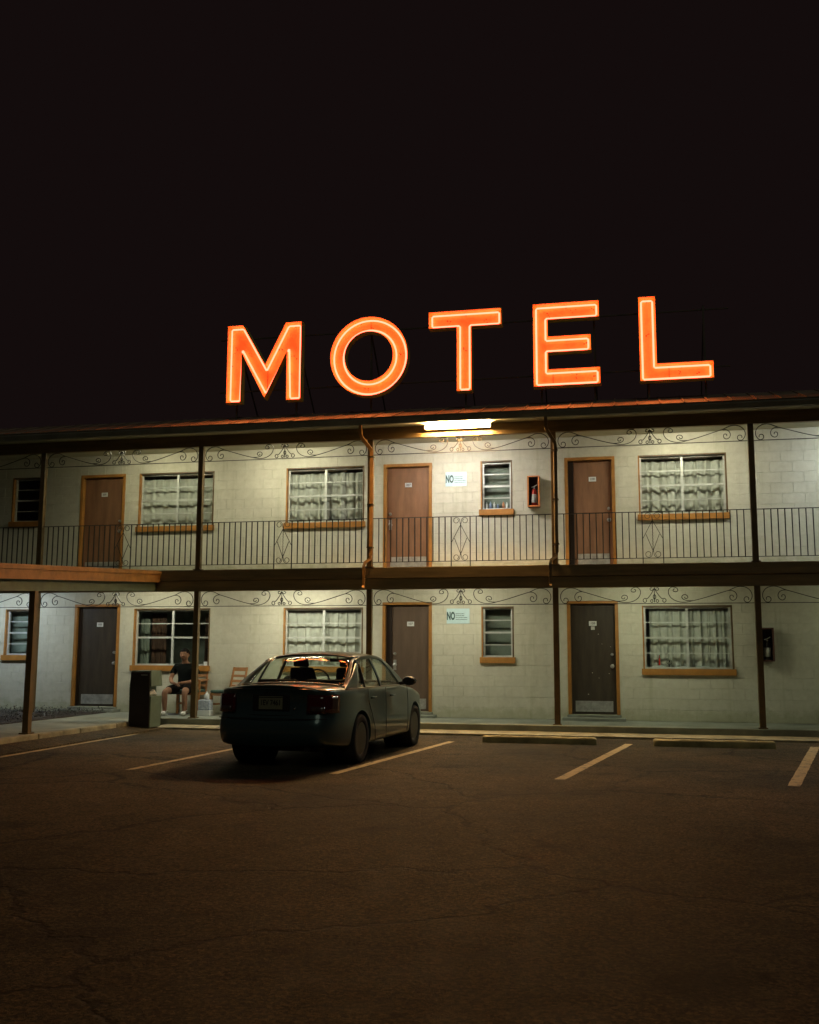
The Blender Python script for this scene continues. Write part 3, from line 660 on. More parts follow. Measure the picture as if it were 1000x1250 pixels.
def letter(poly, hole=None):
    poly = [rel(p) for p in poly]; n = len(poly); y0, y1 = YF-SY, YB-SY
    pan = MB()
    if hole is None:
        pan.prism(poly, y1, y1+0.02)
    else:
        hole = [rel(p) for p in hole]; b = 0; pan.v += [(x, y1, z) for x, z in poly]+[(x, y1, z) for x, z in hole]+[(x, y1+0.02, z) for x, z in poly]+[(x, y1+0.02, z) for x, z in hole]
        for i in range(n):
            j = (i+1) % n; pan.f += [(i, j, n+j, n+i), (2*n+j, 2*n+i, 3*n+i, 3*n+j), (j, i, 2*n+i, 2*n+j), (n+i, n+j, 3*n+j, 3*n+i)]
    L_ = pan.build('letter', 'letter_pan', S)
    def ret(pl, outw, m, nm):
        q = inset(pl, 0.012*outw); mb = MB(); k = len(pl)
        mb.v += [(x, y0, z) for x, z in pl]+[(x, y1, z) for x, z in pl]+[(x, y0, z) for x, z in q]+[(x, y1, z) for x, z in q]
        for i in range(k):
            j = (i+1) % k; mb.f += [(i, j, k+j, k+i), (2*k+j, 2*k+i, 3*k+i, 3*k+j), (i, 2*k+i, 2*k+j, j), (k+i, k+j, 3*k+j, 3*k+i)]
        mb.build(nm, m, L_, fix=True)
    ret(poly, 1, 'letter_pan', 'return_wall')
    if hole: ret(hole, -1, 'letter_pan', 'return_wall')
    yt = y1-0.075
    for pl, s in ((poly, 1),) + (((hole, -1),) if hole else ()):
        q = inset(pl, 0.058*s); pts = []
        for i in range(len(q)):
            a, b = Vector(q[i]), Vector(q[(i+1) % len(q)]); 
            if hole: pts.append((a.x, yt, a.y)); continue
            L0 = (b-a).length; c = min(0.02, L0/3); d = (b-a).normalized(); pts += [(*(a+d*c),), (*(b-d*c),)]
        pts = [(p[0], yt, p[1]) if len(p) == 2 else p for p in pts]
        MB().tube(pts, 0.0175, 8, closed=True).build('neon_tube', 'neon', L_, smooth='all')
    # stand-offs holding the tube
    cl = MB(); q = inset(poly, 0.058)
    for i in range(0, len(q), 1 if not hole else 8):
        a, b = Vector(q[i]), Vector(q[(i+1) % len(q)]); p = (a+b)/2; cl.box(p.x-0.006, p.x+0.006, yt+0.01, y1, p.y-0.006, p.y+0.006)
    cl.build('tube_support', 'tube_cap', L_)
    return L_
NEON_COL = (1.0, 0.33, 0.07)
def strip_light(parent, x0, z0, x1, z1, w, k=1.0):
    d = Vector((x1-x0, 0, z1-z0)); L0 = d.length
    ld = bpy.data.lights.new('neon_light', 'AREA'); ld.shape = 'RECTANGLE'; ld.size = L0; ld.size_y = w; ld.color = NEON_COL; ld.energy = 22*L0*w*k/0.3*0.3*PI/1.0*1.0
    o = bpy.data.objects.new('neon_light', ld); COL.objects.link(o); o.parent = parent
    o.location = ((x0+x1)/2-SX, YF-0.03-SY, (z0+z1)/2-SZ)
    ang = math.atan2(z1-z0, x1-x0); o.rotation_euler = (PI/2, -ang, 0); o.visible_camera = False
    # local x must follow the stroke: build the matrix explicitly
    X = d.normalized(); Z = Vector((0, 1, 0)); Y = Z.cross(X); o.rotation_euler = Matrix((X, Y, Z)).transposed().to_euler()
    return o
LO = {}
for k, p in letters.items(): LO[k] = letter(p)
cx, cz = -4.905, 7.155; N = 56
LO['O'] = letter([(cx+0.79*math.cos(2*PI*i/N), cz+0.805*math.sin(2*PI*i/N)) for i in range(N)], [(cx+0.48*math.cos(2*PI*i/N), cz+0.49*math.sin(2*PI*i/N)) for i in range(N)])
strokes = {'M': [(-7.71,6.4,-7.71,7.9),(-7.6,7.6,-7.05,6.7),(-7.05,6.7,-6.5,7.6),(-6.44,6.4,-6.44,7.9)], 'T': [(-3.65,7.79,-2.34,7.79),(-3.01,6.4,-3.01,7.6)],
 'E': [(-1.54,6.4,-1.54,7.9),(-1.35,7.81,-0.5,7.81),(-1.35,7.17,-0.66,7.17),(-1.35,6.53,-0.5,6.53)], 'L': [(0.43,6.4,0.43,7.9),(0.6,6.53,1.54,6.53)],
 'O': [(cx+0.64*math.cos(PI*i/4), cz+0.65*math.sin(PI*i/4), cx+0.64*math.cos(PI*(i+1)/4), cz+0.65*math.sin(PI*(i+1)/4)) for i in range(8)]}
for k, sl in strokes.items():
    for s in sl: strip_light(LO[k], *s, 0.14)
# folded seams, screws and dirt on the letter pans
def pan_mark(k, pts, nm, w=0.006):
    MB().box(*[v for v in (pts[0]-SX, pts[1]-SX, YB-0.004-SY, YB-0.0005-SY, pts[2]-SZ, pts[3]-SZ)]).build(nm, 'tube_cap', LO[k])
pan_mark('M', (-7.054, -7.046, 6.55, 7.04), 'seam'); pan_mark('E', (-1.335, -1.328, 6.40, 6.66), 'seam'); pan_mark('L', (0.80, 0.806, 6.40, 6.66), 'seam'); pan_mark('O', (-4.908, -4.902, 7.68, 7.9), 'seam')
RR = random.Random(12)
for k, x, z in [('M', -7.72, 7.5), ('M', -6.5, 7.3), ('M', -7.4, 7.35), ('M', -6.75, 7.45), ('O', -4.9, 7.78), ('O', -4.3, 7.2), ('O', -4.95, 6.5), ('O', -5.5, 7.3), ('T', -2.6, 7.8), ('T', -3.0, 7.2), ('T', -3.3, 7.8), ('E', -1.4, 7.8), ('E', -0.95, 7.82), ('E', -0.55, 7.85), ('E', -0.7, 7.2), ('E', -0.9, 6.55), ('E', -0.6, 6.5), ('L', 0.43, 7.3), ('L', 1.0, 6.55), ('L', 1.3, 6.5)]:
    for q in range(3):
        dx, dz, rr_ = RR.uniform(-0.07, 0.07)*(q > 0), RR.uniform(-0.07, 0.07)*(q > 0), RR.uniform(0.005, 0.012)
        pan_mark(k, (x+dx-rr_, x+dx+rr_, z+dz-rr_*0.8, z+dz+rr_*0.8), 'screw')
# steel frame
fr = MB()
for z in (6.62, 7.72): fr.box(-8.1-SX, 1.9-SX, -0.775-SY, -0.745-SY, z-SZ, z+0.022-SZ)
fr.build('frame_rail', 'sign_steel', S)
for x in (-7.71, -6.44, -4.9, -3.01, -1.55, -0.55, 0.43, 1.45):
    MB().box(x-0.018-SX, x+0.018-SX, -0.80-SY, -0.776-SY, roofz(-0.8)-0.02-SZ, 7.8-SZ).build('frame_post', 'sign_steel', S)
    MB().hexa([(x-0.015-SX, -0.78-SY, 7.2-SZ), (x+0.015-SX, -0.78-SY, 7.2-SZ), (x+0.015-SX, -0.75-SY, 7.2-SZ), (x-0.015-SX, -0.75-SY, 7.2-SZ)][:0] or [(x-0.012-SX, 0.55-SY, roofz(0.55)-SZ), (x+0.012-SX, 0.55-SY, roofz(0.55)-SZ), (x+0.012-SX, 0.58-SY, roofz(0.58)-SZ), (x-0.012-SX, 0.58-SY, roofz(0.58)-SZ), (x-0.012-SX, -0.77-SY, 7.60-SZ), (x+0.012-SX, -0.77-SY, 7.60-SZ), (x+0.012-SX, -0.74-SY, 7.62-SZ), (x-0.012-SX, -0.74-SY, 7.62-SZ)]).build('brace', 'sign_steel', S)

# ---------------------------------------------------------------- entrance canopy at left
def cz_(y): return 2.94 + (y+1.60)*0.0575
def sl(x0, x1, y0, y1, za, zb): return [(x0,y0,cz_(y0)+za),(x1,y0,cz_(y0)+za),(x1,y1,cz_(y1)+za),(x0,y1,cz_(y1)+za),(x0,y0,cz_(y0)+zb),(x1,y0,cz_(y0)+zb),(x1,y1,cz_(y1)+zb),(x0,y1,cz_(y1)+zb)]
K = thing('entrance_canopy', 'flat sloping canopy with orange lit fascia at the left picture edge', 'canopy', (-8.9, -5.6, ZW))
def kp(mb, name, m, bev=0):
    o = mb.build(name, m, K, bev=bev); o.location = (8.9, 5.6, -ZW); return o
kp(MB().hexa(sl(-8.93, -8.86, -9.0, -1.575, -0.225, -0.01)), 'fascia', 'pipe_brown', 0.004)
kp(MB().hexa(sl(-8.95, -8.84, -9.0, -1.575, -0.075, 0.0)), 'drip_edge', 'pipe_brown', 0.004)
kp(MB().hexa(sl(-14.9, -8.935, -9.0, -1.575, -0.20, -0.02)), 'roof_deck', 'dark_lit_green')
kp(MB().hexa(sl(-9.03, -8.95, -9.0, -1.575, -0.40, -0.202)), 'beam', 'dark_lit_green')
kp(MB().hexa(sl(-14.2, -14.1, -9.0, -1.575, -0.40, -0.202)), 'beam', 'dark_lit_green')
for x, y in ((-8.99, -5.6), (-14.15, -5.6), (-8.99, -8.9)):
    kp(MB().box(x-0.05, x+0.05, y-0.05, y+0.05, ZW, cz_(y)-0.40), 'post', 'post_brown', 0.006)
    kp(MB().box(x-0.08, x+0.08, y-0.08, y+0.08, ZW-0.003, ZW+0.02), 'base_plate', 'post_brown')

# ---------------------------------------------------------------- wall signs
def nosign(x0, x1, z0, z1, lab):
    t = thing('notice_sign', lab, 'sign', ((x0+x1)/2, -0.004, (z0+z1)/2), group='NO notice signs on the wall')
    w, h = (x1-x0)/2, (z1-z0)/2
    MB().box(-w, w, -0.004, 0.0, -h, h).build('panel', 'sign_white', t, bev=0.0015)
    text('lettering', 'NO', 0.205, 'sign_ink', t, (-w+0.085, -0.0055, -0.005), xs=0.50, depth=0.001, bold=0.009)
    R = random.Random(3)
    for k, ww in enumerate((0.16, 0.17, 0.22, 0.23)):
        mb = MB(); x = -w+0.18; z = 0.045-k*0.037
        while x < -w+0.18+ww:
            l_ = R.uniform(0.006, 0.012); mb.box(x, x+l_, -0.0058, -0.0042, z-0.0075, z+0.0075*R.uniform(0.4, 1)); x += l_+R.uniform(0.003, 0.006)
        mb.build('small_print', 'sign_ink', t)
    return t
nosign(-3.555, -3.125, 4.675, 4.965, 'white NO notice on the upper wall, between upper middle door and small window')
nosign(-3.535, -3.08, 1.955, 2.25, 'white NO notice on the ground floor wall, between middle door and small window')

# ---------------------------------------------------------------- extinguisher cabinets
def cabinet(x, z, lab, elab, mm, md):
    t = thing('extinguisher_cabinet', lab, 'cabinet', (x, 0, z), group='fire extinguisher cabinets'); w, h, d = 0.115, 0.30, 0.19
    MB().box(-w+0.014, w-0.014, -0.02, -0.001, -h+0.014, h-0.014).build('back_panel', md, t)
    mb = MB(); mb.box(-w, -w+0.013, -d, -0.001, -h, h); mb.box(w-0.013, w, -d, -0.001, -h, h); mb.box(-w+0.013, w-0.013, -d, -0.001, h-0.013, h); mb.box(-w+0.013, w-0.013, -d, -0.001, -h, -h+0.013); mb.build('case', md, t)
    f = MB(); f.box(-w-0.004, -w+0.026, -d-0.012, -d-0.0005, -h-0.004, h+0.004); f.box(w-0.026, w+0.004, -d-0.012, -d-0.0005, -h-0.004, h+0.004); f.box(-w+0.026, w-0.026, -d-0.012, -d-0.0005, h-0.022, h+0.004); f.box(-w+0.026, w-0.026, -d-0.012, -d-0.0005, -h-0.004, -h+0.022); f.build('door_frame', mm, t, bev=0.002)
    MB().box(-w+0.026, w-0.026, -d-0.006, -d-0.004, -h+0.022, h-0.022).build('pane', 'pane_glass', t)
    e = thing('fire_extinguisher', elab, 'extinguisher', (x+0.005, -0.105, z-h+0.0135), group='fire extinguishers in their cabinets')
    MB().lathe([(0.05, 0), (0.056, 0.01), (0.056, 0.27), (0.048, 0.31), (0.025, 0.335), (0.02, 0.35)], 20).build('cylinder', 'red_paint' if mm == 'cab_orange' else 'bin_brown', e, smooth=True)
    MB().lathe([(0.0565, 0.07), (0.0572, 0.071), (0.0572, 0.23), (0.0565, 0.231)], 20).build('label_wrap', 'label_pale', e, smooth=True)
    MB().box(-0.018, 0.018, -0.018, 0.018, 0.35, 0.375).build('valve', 'steel', e)
    MB().tube([(-0.05, -0.01, 0.375), (0.0, -0.01, 0.39), (0.06, -0.01, 0.425)], 0.009, 6).build('handle', 'white_plastic', e, smooth=True)
    MB().tube([(0.015, 0, 0.36), (0.06, 0, 0.38), (0.075, 0, 0.33), (0.07, 0, 0.22), (0.068, 0, 0.15)], 0.008, 6).build('hose', 'car_trim', e, smooth=True)
cabinet(-1.79, 4.50, 'small orange framed extinguisher cabinet on the upper wall beside the small window', 'red fire extinguisher inside the upper floor cabinet', 'cab_orange', 'cab_dark')
cabinet(2.40, 1.56, 'dark extinguisher cabinet on the ground floor wall behind the right post', 'fire extinguisher inside the dark ground floor cabinet', 'cab_dark', 'car_trim')

# ---------------------------------------------------------------- wheel stops
def wheelstop(x0, x1, y, lab):
    L = (x1-x0)/2; t = thing('wheel_stop', lab, 'wheel stop', ((x0+x1)/2, y, 0.0), group='concrete wheel stops')
    p = [(-0.085, 0.001), (-0.075, 0.085), (-0.055, 0.105), (0.055, 0.105), (0.075, 0.085), (0.085, 0.001)]; mb = MB(); n = len(p)
    xs = [-L, -L+0.02] + [(-L+0.02)+(2*L-0.04)*k/24 for k in range(1, 24)] + [L-0.02, L]; R = random.Random(int(x0*10)+5)
    for i, x in enumerate(xs):
        s = 0.85 if i in (0, len(xs)-1) else 1.0
        mb.v += [(x, a*s+R.uniform(-0.0025, 0.0025), b*(s if b > 0.01 else 1)+(R.uniform(-0.003, 0.003) if b > 0.01 else 0)) for a, b in p]
    for i in range(len(xs)-1):
        for k in range(n): mb.f.append((i*n+k, i*n+(k+1) % n, (i+1)*n+(k+1) % n, (i+1)*n+k))
    mb.f += [tuple(range(n)), tuple(range(len(xs)*n-1, (len(xs)-1)*n-1, -1))]
    mb.build('bar', 'wheelstop', t, smooth=True)
    for s in (-1, 1): MB().lathe([(0.012, 0.1), (0.012, 0.112)], 8, (s*L*0.7, 0, 0)).build('pin', 'steel', t)
wheelstop(-2.33, -0.57, -3.5, 'worn yellow wheel stop between the car and the middle parking line')
wheelstop(0.28, 2.04, -3.5, 'darker wheel stop in front of the lower right window')
wheelstop(-5.25, -3.45, -3.3, 'wheel stop ahead of the parked car, hidden behind its nose')

# ---------------------------------------------------------------- planting bed
struct(MB().box(-13.6, -10.55, -4.0, -0.35, ZW-0.02, ZW+0.012).build('planting_bed', 'soil'))
R = random.Random(4); pl = MB()
for _ in range(9000):
    x = R.uniform(-13.6, -10.35); y = R.uniform(-4.15, -0.35)
    if x > -10.9 and R.random() < (x+10.9)*1.6: continue
    h = ZW+0.01+abs(R.gauss(0.03, 0.035)); s = R.uniform(0.012, 0.03); a = R.uniform(0, 6.28); t = R.uniform(0.0, 0.9)
    d = Vector((math.cos(a)*math.cos(t), math.sin(a)*math.cos(t), math.sin(t))); w = Vector((-math.sin(a), math.cos(a), 0)); p = Vector((x, y, h)); b = len(pl.v)
    pl.v += [tuple(p), tuple(p+d*s+w*s*0.4), tuple(p+d*s*2.2), tuple(p+d*s-w*s*0.4)]; pl.f.append((b, b+1, b+2, b+3))
tag(stuff(pl.build('ground_cover', 'leaf_dark', fix=False)), 'low dark ground cover plants in the bed at the left edge', 'plants')

# ---------------------------------------------------------------- litter bin
Tn = thing('litter_bin', 'tall dark square litter bin with side coloured as lit green and open hood by the walkway', 'bin', (-8.585, -2.55, 0.055), math.radians(-1))
def taper(w0, w1, z0, z1, d0=None, d1=None):
    d0 = d0 or w0; d1 = d1 or w1; return [(-w0,-d0,z0),(w0,-d0,z0),(w0,d0,z0),(-w0,d0,z0),(-w1,-d1,z1),(w1,-d1,z1),(w1,d1,z1),(-w1,d1,z1)]
MB().hexa(taper(0.205, 0.215, 0.001, 0.55)).build('body', 'dark_lit_green', Tn, bev=0.01)
hd = MB(); hd.hexa(taper(0.215, 0.195, 0.72, 0.985)); hd.box(-0.215, 0.10, -0.215, 0.215, 0.551, 0.719); hd.build('hood', 'dark_lit_green', Tn, bev=0.008)
MB().box(-0.19, 0.19, -0.19, 0.19, 0.986, 1.0).build('lid', 'dark_lit_green', Tn, bev=0.006)
MB().hexa([(-0.20,-0.232,0.02),(0.20,-0.232,0.02),(0.20,-0.217,0.02),(-0.20,-0.217,0.02),(-0.185,-0.228,0.97),(0.185,-0.228,0.97),(0.185,-0.213,0.97),(-0.185,-0.213,0.97)]).build('front_panel', 'bin_brown', Tn, bev=0.004)
MB().box(0.02, 0.14, -0.238, -0.228, 0.915, 0.93).build('pull', 'steel', Tn)
for z in (0.68, 0.34): MB().box(-0.235, -0.2055, -0.12, -0.06, z, z+0.05).build('hinge', 'bin_brown', Tn)
tag(MB().tube([(-8.46, -2.66, 0.63), (-8.42, -2.60, 0.67), (-8.40, -2.52, 0.64)], [0.035, 0.05, 0.02], 7).build('crumpled_litter', 'litter', smooth=True), 'crumpled white litter in the opening of the bin hood', 'litter')

# ---------------------------------------------------------------- chairs
def chair(loc, rz, lab):
    t = thing('wooden_chair', lab, 'chair', loc, rz, group='wooden armchairs on the walkway')
    # faces -y; seat 0.5 wide
    for s in (-1, 1):
        MB().hexa([(s*0.22-0.02,-0.24,0),(s*0.22+0.02,-0.24,0),(s*0.22+0.02,-0.20,0),(s*0.22-0.02,-0.20,0),(s*0.22-0.022,-0.24,0.44),(s*0.22+0.022,-0.24,0.44),(s*0.22+0.022,-0.195,0.44),(s*0.22-0.022,-0.195,0.44)]).build('leg', 'wood', t, bev=0.004)
        MB().hexa([(s*0.21-0.02,0.24,0),(s*0.21+0.02,0.24,0),(s*0.21+0.02,0.28,0),(s*0.21-0.02,0.28,0),(s*0.21-0.02,0.19,0.44),(s*0.21+0.02,0.19,0.44),(s*0.21+0.02,0.23,0.44),(s*0.21-0.02,0.23,0.44)]).build('leg', 'wood', t, bev=0.004)
        MB().hexa([(s*0.21-0.02,0.19,0.44),(s*0.21+0.02,0.19,0.44),(s*0.21+0.02,0.23,0.44),(s*0.21-0.02,0.23,0.44),(s*0.205-0.018,0.30,0.94),(s*0.205+0.018,0.30,0.94),(s*0.205+0.018,0.33,0.94),(s*0.205-0.018,0.33,0.94)]).build('back_post', 'wood', t, bev=0.004)
        MB().box(s*0.22-0.012, s*0.22+0.012, -0.195, 0.24, 0.20, 0.235).build('stretcher', 'wood', t)
    for z in (0.54, 0.64, 0.74, 0.86):
        y = 0.215+(z-0.44)*0.22
        hgt = 0.075 if z > 0.8 else 0.05
        MB().hexa([(-0.19,y-0.008,z),(0.19,y-0.008,z),(0.19,y+0.012,z),(-0.19,y+0.012,z),(-0.187,y+0.008,z+hgt),(0.187,y+0.008,z+hgt),(0.187,y+0.028,z+hgt),(-0.187,y+0.028,z+hgt)]).build('back_slat', 'wood', t, bev=0.003)
    MB().box(-0.225, 0.225, -0.235, 0.20, 0.385, 0.438).build('seat_frame', 'wood', t, bev=0.004)
    MB().box(-0.225, 0.225, -0.255, 0.18, 0.44, 0.495).build('cushion', 'cushion_green', t, bev=0.02)
    return t
c1 = chair((-7.86, -0.50, ZW), math.radians(-30), 'empty wooden chair with green cushion left of the car')
c2 = dup(c1, (-8.70, -0.30, ZW), math.radians(4), 'wooden armchair against the wall, half hidden by the post beside the man')
st = thing('pedestal_stool', 'dark pedestal stool that the man sits on', 'stool', (-8.93, -0.42, ZW))
MB().lathe([(0.18, 0.40), (0.19, 0.415), (0.185, 0.44), (0.10, 0.447)], 20).build('seat', 'car_trim', st, smooth=True)
MB().lathe([(0.025, 0.03), (0.022, 0.40)], 10).build('column', 'car_trim', st, smooth=True)
MB().lathe([(0.21, 0.0), (0.20, 0.015), (0.05, 0.035)], 20).build('base', 'car_trim', st, smooth=True)
MB().box(0.20, 0.255, -0.24, 0.27, 0.665, 0.69).build('armrest', 'wood', c2, bev=0.004)
MB().box(0.212, 0.244, -0.235, -0.20, 0.44, 0.665).build('arm_post', 'wood', c2)

# ---------------------------------------------------------------- water case, cup, papers and things in the windows
cs = thing('water_case', 'shrink wrapped white and blue case of water bottles behind the post', 'case', (-8.22, -0.72, ZW))
MB().box(-0.13, 0.13, -0.10, 0.10, 0.0, 0.105).build('lower_pack', 'white_plastic', cs, bev=0.012); MB().box(-0.125, 0.125, -0.097, 0.097, 0.107, 0.31).build('upper_pack', 'water_pack', cs, bev=0.02)
tag(MB().lathe([(0.035, 0), (0.045, 0.02), (0.045, 0.10), (0.02, 0.13), (0.022, 0.15), (0.0221, 0.155)], 12, (-8.20, -0.72, ZW+0.311)).build('jug', 'white_plastic', smooth=True), 'small white jug standing on the case of water', 'jug')
tag(MB().hexa([(-9.62,-0.05,1.112),(-9.32,-0.052,1.112),(-9.30,0.06,1.112),(-9.60,0.065,1.112),(-9.62,-0.05,1.135),(-9.32,-0.052,1.128),(-9.30,0.06,1.128),(-9.60,0.065,1.135)]).build('paper_stack', 'paper'), 'loose white papers lying on the sill above the bin', 'papers')
tag(MB().lathe([(0.03, 1.112), (0.036, 1.112), (0.04, 1.19), (0.036, 1.191)], 12, (-8.56, 0.0, 0)).build('cup', 'white_plastic', smooth=True), 'small white cup at the right end of the sill behind the man', 'cup')
# toiletries inside the small upper window
for k, (dx, h, r, m, nm) in enumerate([(0.10, 0.17, 0.022, 'white_plastic', 'slim white bottle, first from the left'), (0.175, 0.18, 0.026, 'bottle_blue', 'pale blue bottle next to the first white one'), (0.25, 0.17, 0.02, 'white_plastic', 'slim white bottle right of the blue one'), (0.32, 0.13, 0.022, 'bottle_blue', 'short blue bottle in the middle'), (0.43, 0.17, 0.026, 'bottle_orange', 'orange bottle on the right'), (0.50, 0.16, 0.022, 'white_plastic', 'white bottle with pale cap at the far right')]):
    tag(MB().lathe([(r*0.95, 0), (r, 0.01), (r, h*0.75), (r*0.45, h*0.85), (r*0.45, h)], 12, (SMALL[1][0]+dx, 0.165, 4.192)).build('toiletry_bottle', m, smooth=True), nm + ' behind the small upper window', 'bottle', 'bottles behind the small upper window')
MBx = MB().box(SMALL[1][0], SMALL[1][1], 0.15, 0.24, 4.15, 4.19).build('inner_sill', 'sash_alu', B)
MB().box(WINS[2][0], WINS[2][1], 0.15, 0.235, 1.07, 1.11).build('inner_sill', 'sash_alu', B)
for x0, x1, h, nm in ((0.36, 0.60, 0.06, 'flat white box inside the lower right window, left one'), (0.86, 1.00, 0.05, 'small pale box beside the window centre bar'), (1.16, 1.40, 0.05, 'flat grey box inside the right half of the lower right window')):
    tag(MB().box(x0, x1, 0.152, 0.20, 1.112, 1.112+h).build('flat_box', 'paper', bev=0.004), nm, 'box')
tag(MB().lathe([(0.018, 0), (0.018, 0.11), (0.008, 0.14), (0.008, 0.19)], 10, (0.50, 0.17, 1.174)).build('red_bottle', 'red_paint', smooth=True), 'small red bottle on the box inside the lower right window', 'bottle')
tag(MB().lathe([(0.02, 0), (0.02, 0.09), (0.008, 0.11), (0.008, 0.14)], 10, (0.82, 0.17, 1.112)).build('white_bottle', 'white_plastic', smooth=True), 'small white bottle inside the lower right window', 'bottle')
fn_ = thing('desk_fan', 'small dark desk fan on the sill inside the lower right window', 'fan', (0.68, 0.18, 1.112))
MB().lathe([(0.03, 0), (0.03, 0.01), (0.008, 0.015), (0.008, 0.08)], 12).build('stand', 'car_trim', fn_); MB().tube([(0.045*math.cos(a*PI/8), 0, 0.12+0.045*math.sin(a*PI/8)) for a in range(16)], 0.004, 6, closed=True).build('cage', 'car_trim', fn_)
for k in range(3): MB().hexa([(-0.006,-0.002,0.12),(0.006,-0.002,0.12),(0.006,0.002,0.12),(-0.006,0.002,0.12),(-0.015,-0.004,0.155),(0.015,0.0,0.155),(0.015,0.004,0.155),(-0.015,0.0,0.155)]).build('blade', 'car_trim', fn_)
# ---------------------------------------------------------------- seated man
PR = thing('person', 'man in black t-shirt and dark shorts sitting with hands joined on his lap', 'person', (-8.82, -0.42, ZW), 0)
def skin(name, m, verts, edges, radii, root=0, sub=2, parent=PR):
    me = bpy.data.meshes.new(name); me.from_pydata(verts, edges, []); o = bpy.data.objects.new(name, me); COL.objects.link(o)
    sk = o.modifiers.new('skin', 'SKIN'); sk.use_smooth_shade = True
    for i, r in enumerate(radii):
        rr = r if isinstance(r, tuple) else (r, r); me.skin_vertices[0].data[i].radius = rr; me.skin_vertices[0].data[i].use_root = (i == root)
    sb = o.modifiers.new('sub', 'SUBSURF'); sb.levels = sub; sb.render_levels = sub
    bpy.context.view_layer.update()
    nm = bpy.data.meshes.new_from_object(o.evaluated_get(bpy.context.evaluated_depsgraph_get())); bpy.data.objects.remove(o)
    nm.materials.clear(); nm.materials.append(M[m]); nm.polygons.foreach_set('material_index', [0]*len(nm.polygons)); nm.polygons.foreach_set('use_smooth', [True]*len(nm.polygons))
    return nm
# skeleton, x to his left = picture right, -y towards the camera
V, E_, RD = [], [], []
def add_chain(pts, rads, start=None):
    prev = start
    for p, r in zip(pts, rads):
        V.append(p); RD.append(r); i = len(V)-1
        if prev is not None: E_.append((prev, i))
        prev = i
    return prev
pel = add_chain([(0, 0.05, 0.53)], [(0.13, 0.10)])
chest = add_chain([(0, 0.07, 0.68), (0, 0.05, 0.84), (0, 0.03, 0.96)], [(0.12, 0.095), (0.135, 0.10), (0.10, 0.075)], pel)
neck = add_chain([(0.0, 0.01, 1.035), (0.0, -0.01, 1.09)], [0.052, 0.05], chest)
head = add_chain([(0.0, -0.025, 1.15), (0.0, -0.02, 1.215)], [(0.072, 0.082), (0.070, 0.078)], neck)
for s in (-1, 1):
    # arms: upper arm down, forearm across to the lap
    sh = add_chain([(s*0.165, 0.03, 0.945)], [0.06], chest)
    wr = add_chain([(s*0.225, 0.01, 0.83), (s*0.245, -0.02, 0.70), (s*0.18, -0.15, 0.645), (s*0.09, -0.25, 0.635)] if s > 0 else
                   [(s*0.225, 0.0, 0.83), (s*0.255, -0.04, 0.70), (s*0.17, -0.18, 0.635), (s*0.065, -0.275, 0.615)], [0.048, 0.042, 0.038, 0.026], sh)
    palm = add_chain([(s*0.045, -0.285, 0.625) if s > 0 else (s*0.02, -0.30, 0.60)], [(0.032, 0.02)], wr)
    # legs
    add_chain([(s*0.095, -0.02, 0.51), (s*0.15, -0.24, 0.495), (s*0.195, -0.41, 0.46), (s*0.195, -0.415, 0.39), (s*0.195, -0.41, 0.28), (s*0.19, -0.40, 0.10), (s*0.19, -0.42, 0.055), (s*0.205, -0.52, 0.035)],
              [0.095, 0.085, 0.062, 0.055, 0.056, 0.036, 0.038, 0.032], pel)
body_me = skin('body', 'skin', V, E_, RD)
# fingers: short chains rooted in the palms, merged into the same mesh as the body
fing = []
for s, (px_, py_, pz_) in ((1, (0.045, -0.285, 0.625)), (-1, (-0.02, -0.30, 0.60))):
    for k in range(4):
        o = (k-1.5)*0.018; l = [0.8, 1.0, 0.95, 0.75][k]
        pts = [(px_, py_+o*0.6, pz_+o*0.3), (px_-s*0.04*l, py_-0.012+o, pz_-0.002+o*0.3), (px_-s*0.065*l, py_-0.02+o, pz_-0.022+o*0.2), (px_-s*0.075*l, py_-0.018+o, pz_-0.042)]
        fing.append(skin('finger', 'skin', pts, [(0, 1), (1, 2), (2, 3)], [0.0105, 0.009, 0.008, 0.0065], sub=1))
    pts = [(px_+s*0.01, py_, pz_), (px_-s*0.005, py_-0.03, pz_+0.018), (px_-s*0.03, py_-0.045, pz_+0.012)]
    fing.append(skin('finger', 'skin', pts, [(0, 1), (1, 2)], [0.012, 0.010, 0.008], sub=1))
bm = bmesh.new(); bm.from_mesh(body_me)
for f in fing: bm.from_mesh(f)
# face: nose, brow, chin, ears grown on the same mesh by small ellipsoids
def blob(c, r, seg=10):
    mt = Matrix.Translation(c) @ Matrix.Diagonal((*r, 1)); bmesh.ops.create_uvsphere(bm, u_segments=seg, v_segments=seg-2, radius=1, matrix=mt)
blob((0, -0.035, 1.185), (0.080, 0.092, 0.108), 20)      # skull and face volume
blob((0, -0.075, 1.125), (0.045, 0.040, 0.038), 12)      # jaw
blob((0, -0.128, 1.165), (0.013, 0.018, 0.022)); blob((0, -0.118, 1.185), (0.009, 0.012, 0.022))
for s in (-1, 1): blob((s*0.082, -0.02, 1.175), (0.010, 0.018, 0.030)); blob((s*0.033, -0.105, 1.155), (0.020, 0.016, 0.018)); blob((s*0.03, -0.108, 1.214), (0.024, 0.012, 0.008))
bm.to_mesh(body_me); bm.free(); body_me.polygons.foreach_set('use_smooth', [True]*len(body_me.polygons)); body_me.polygons.foreach_set('material_index', [0]*len(body_me.polygons))
link('body', body_me, PR)
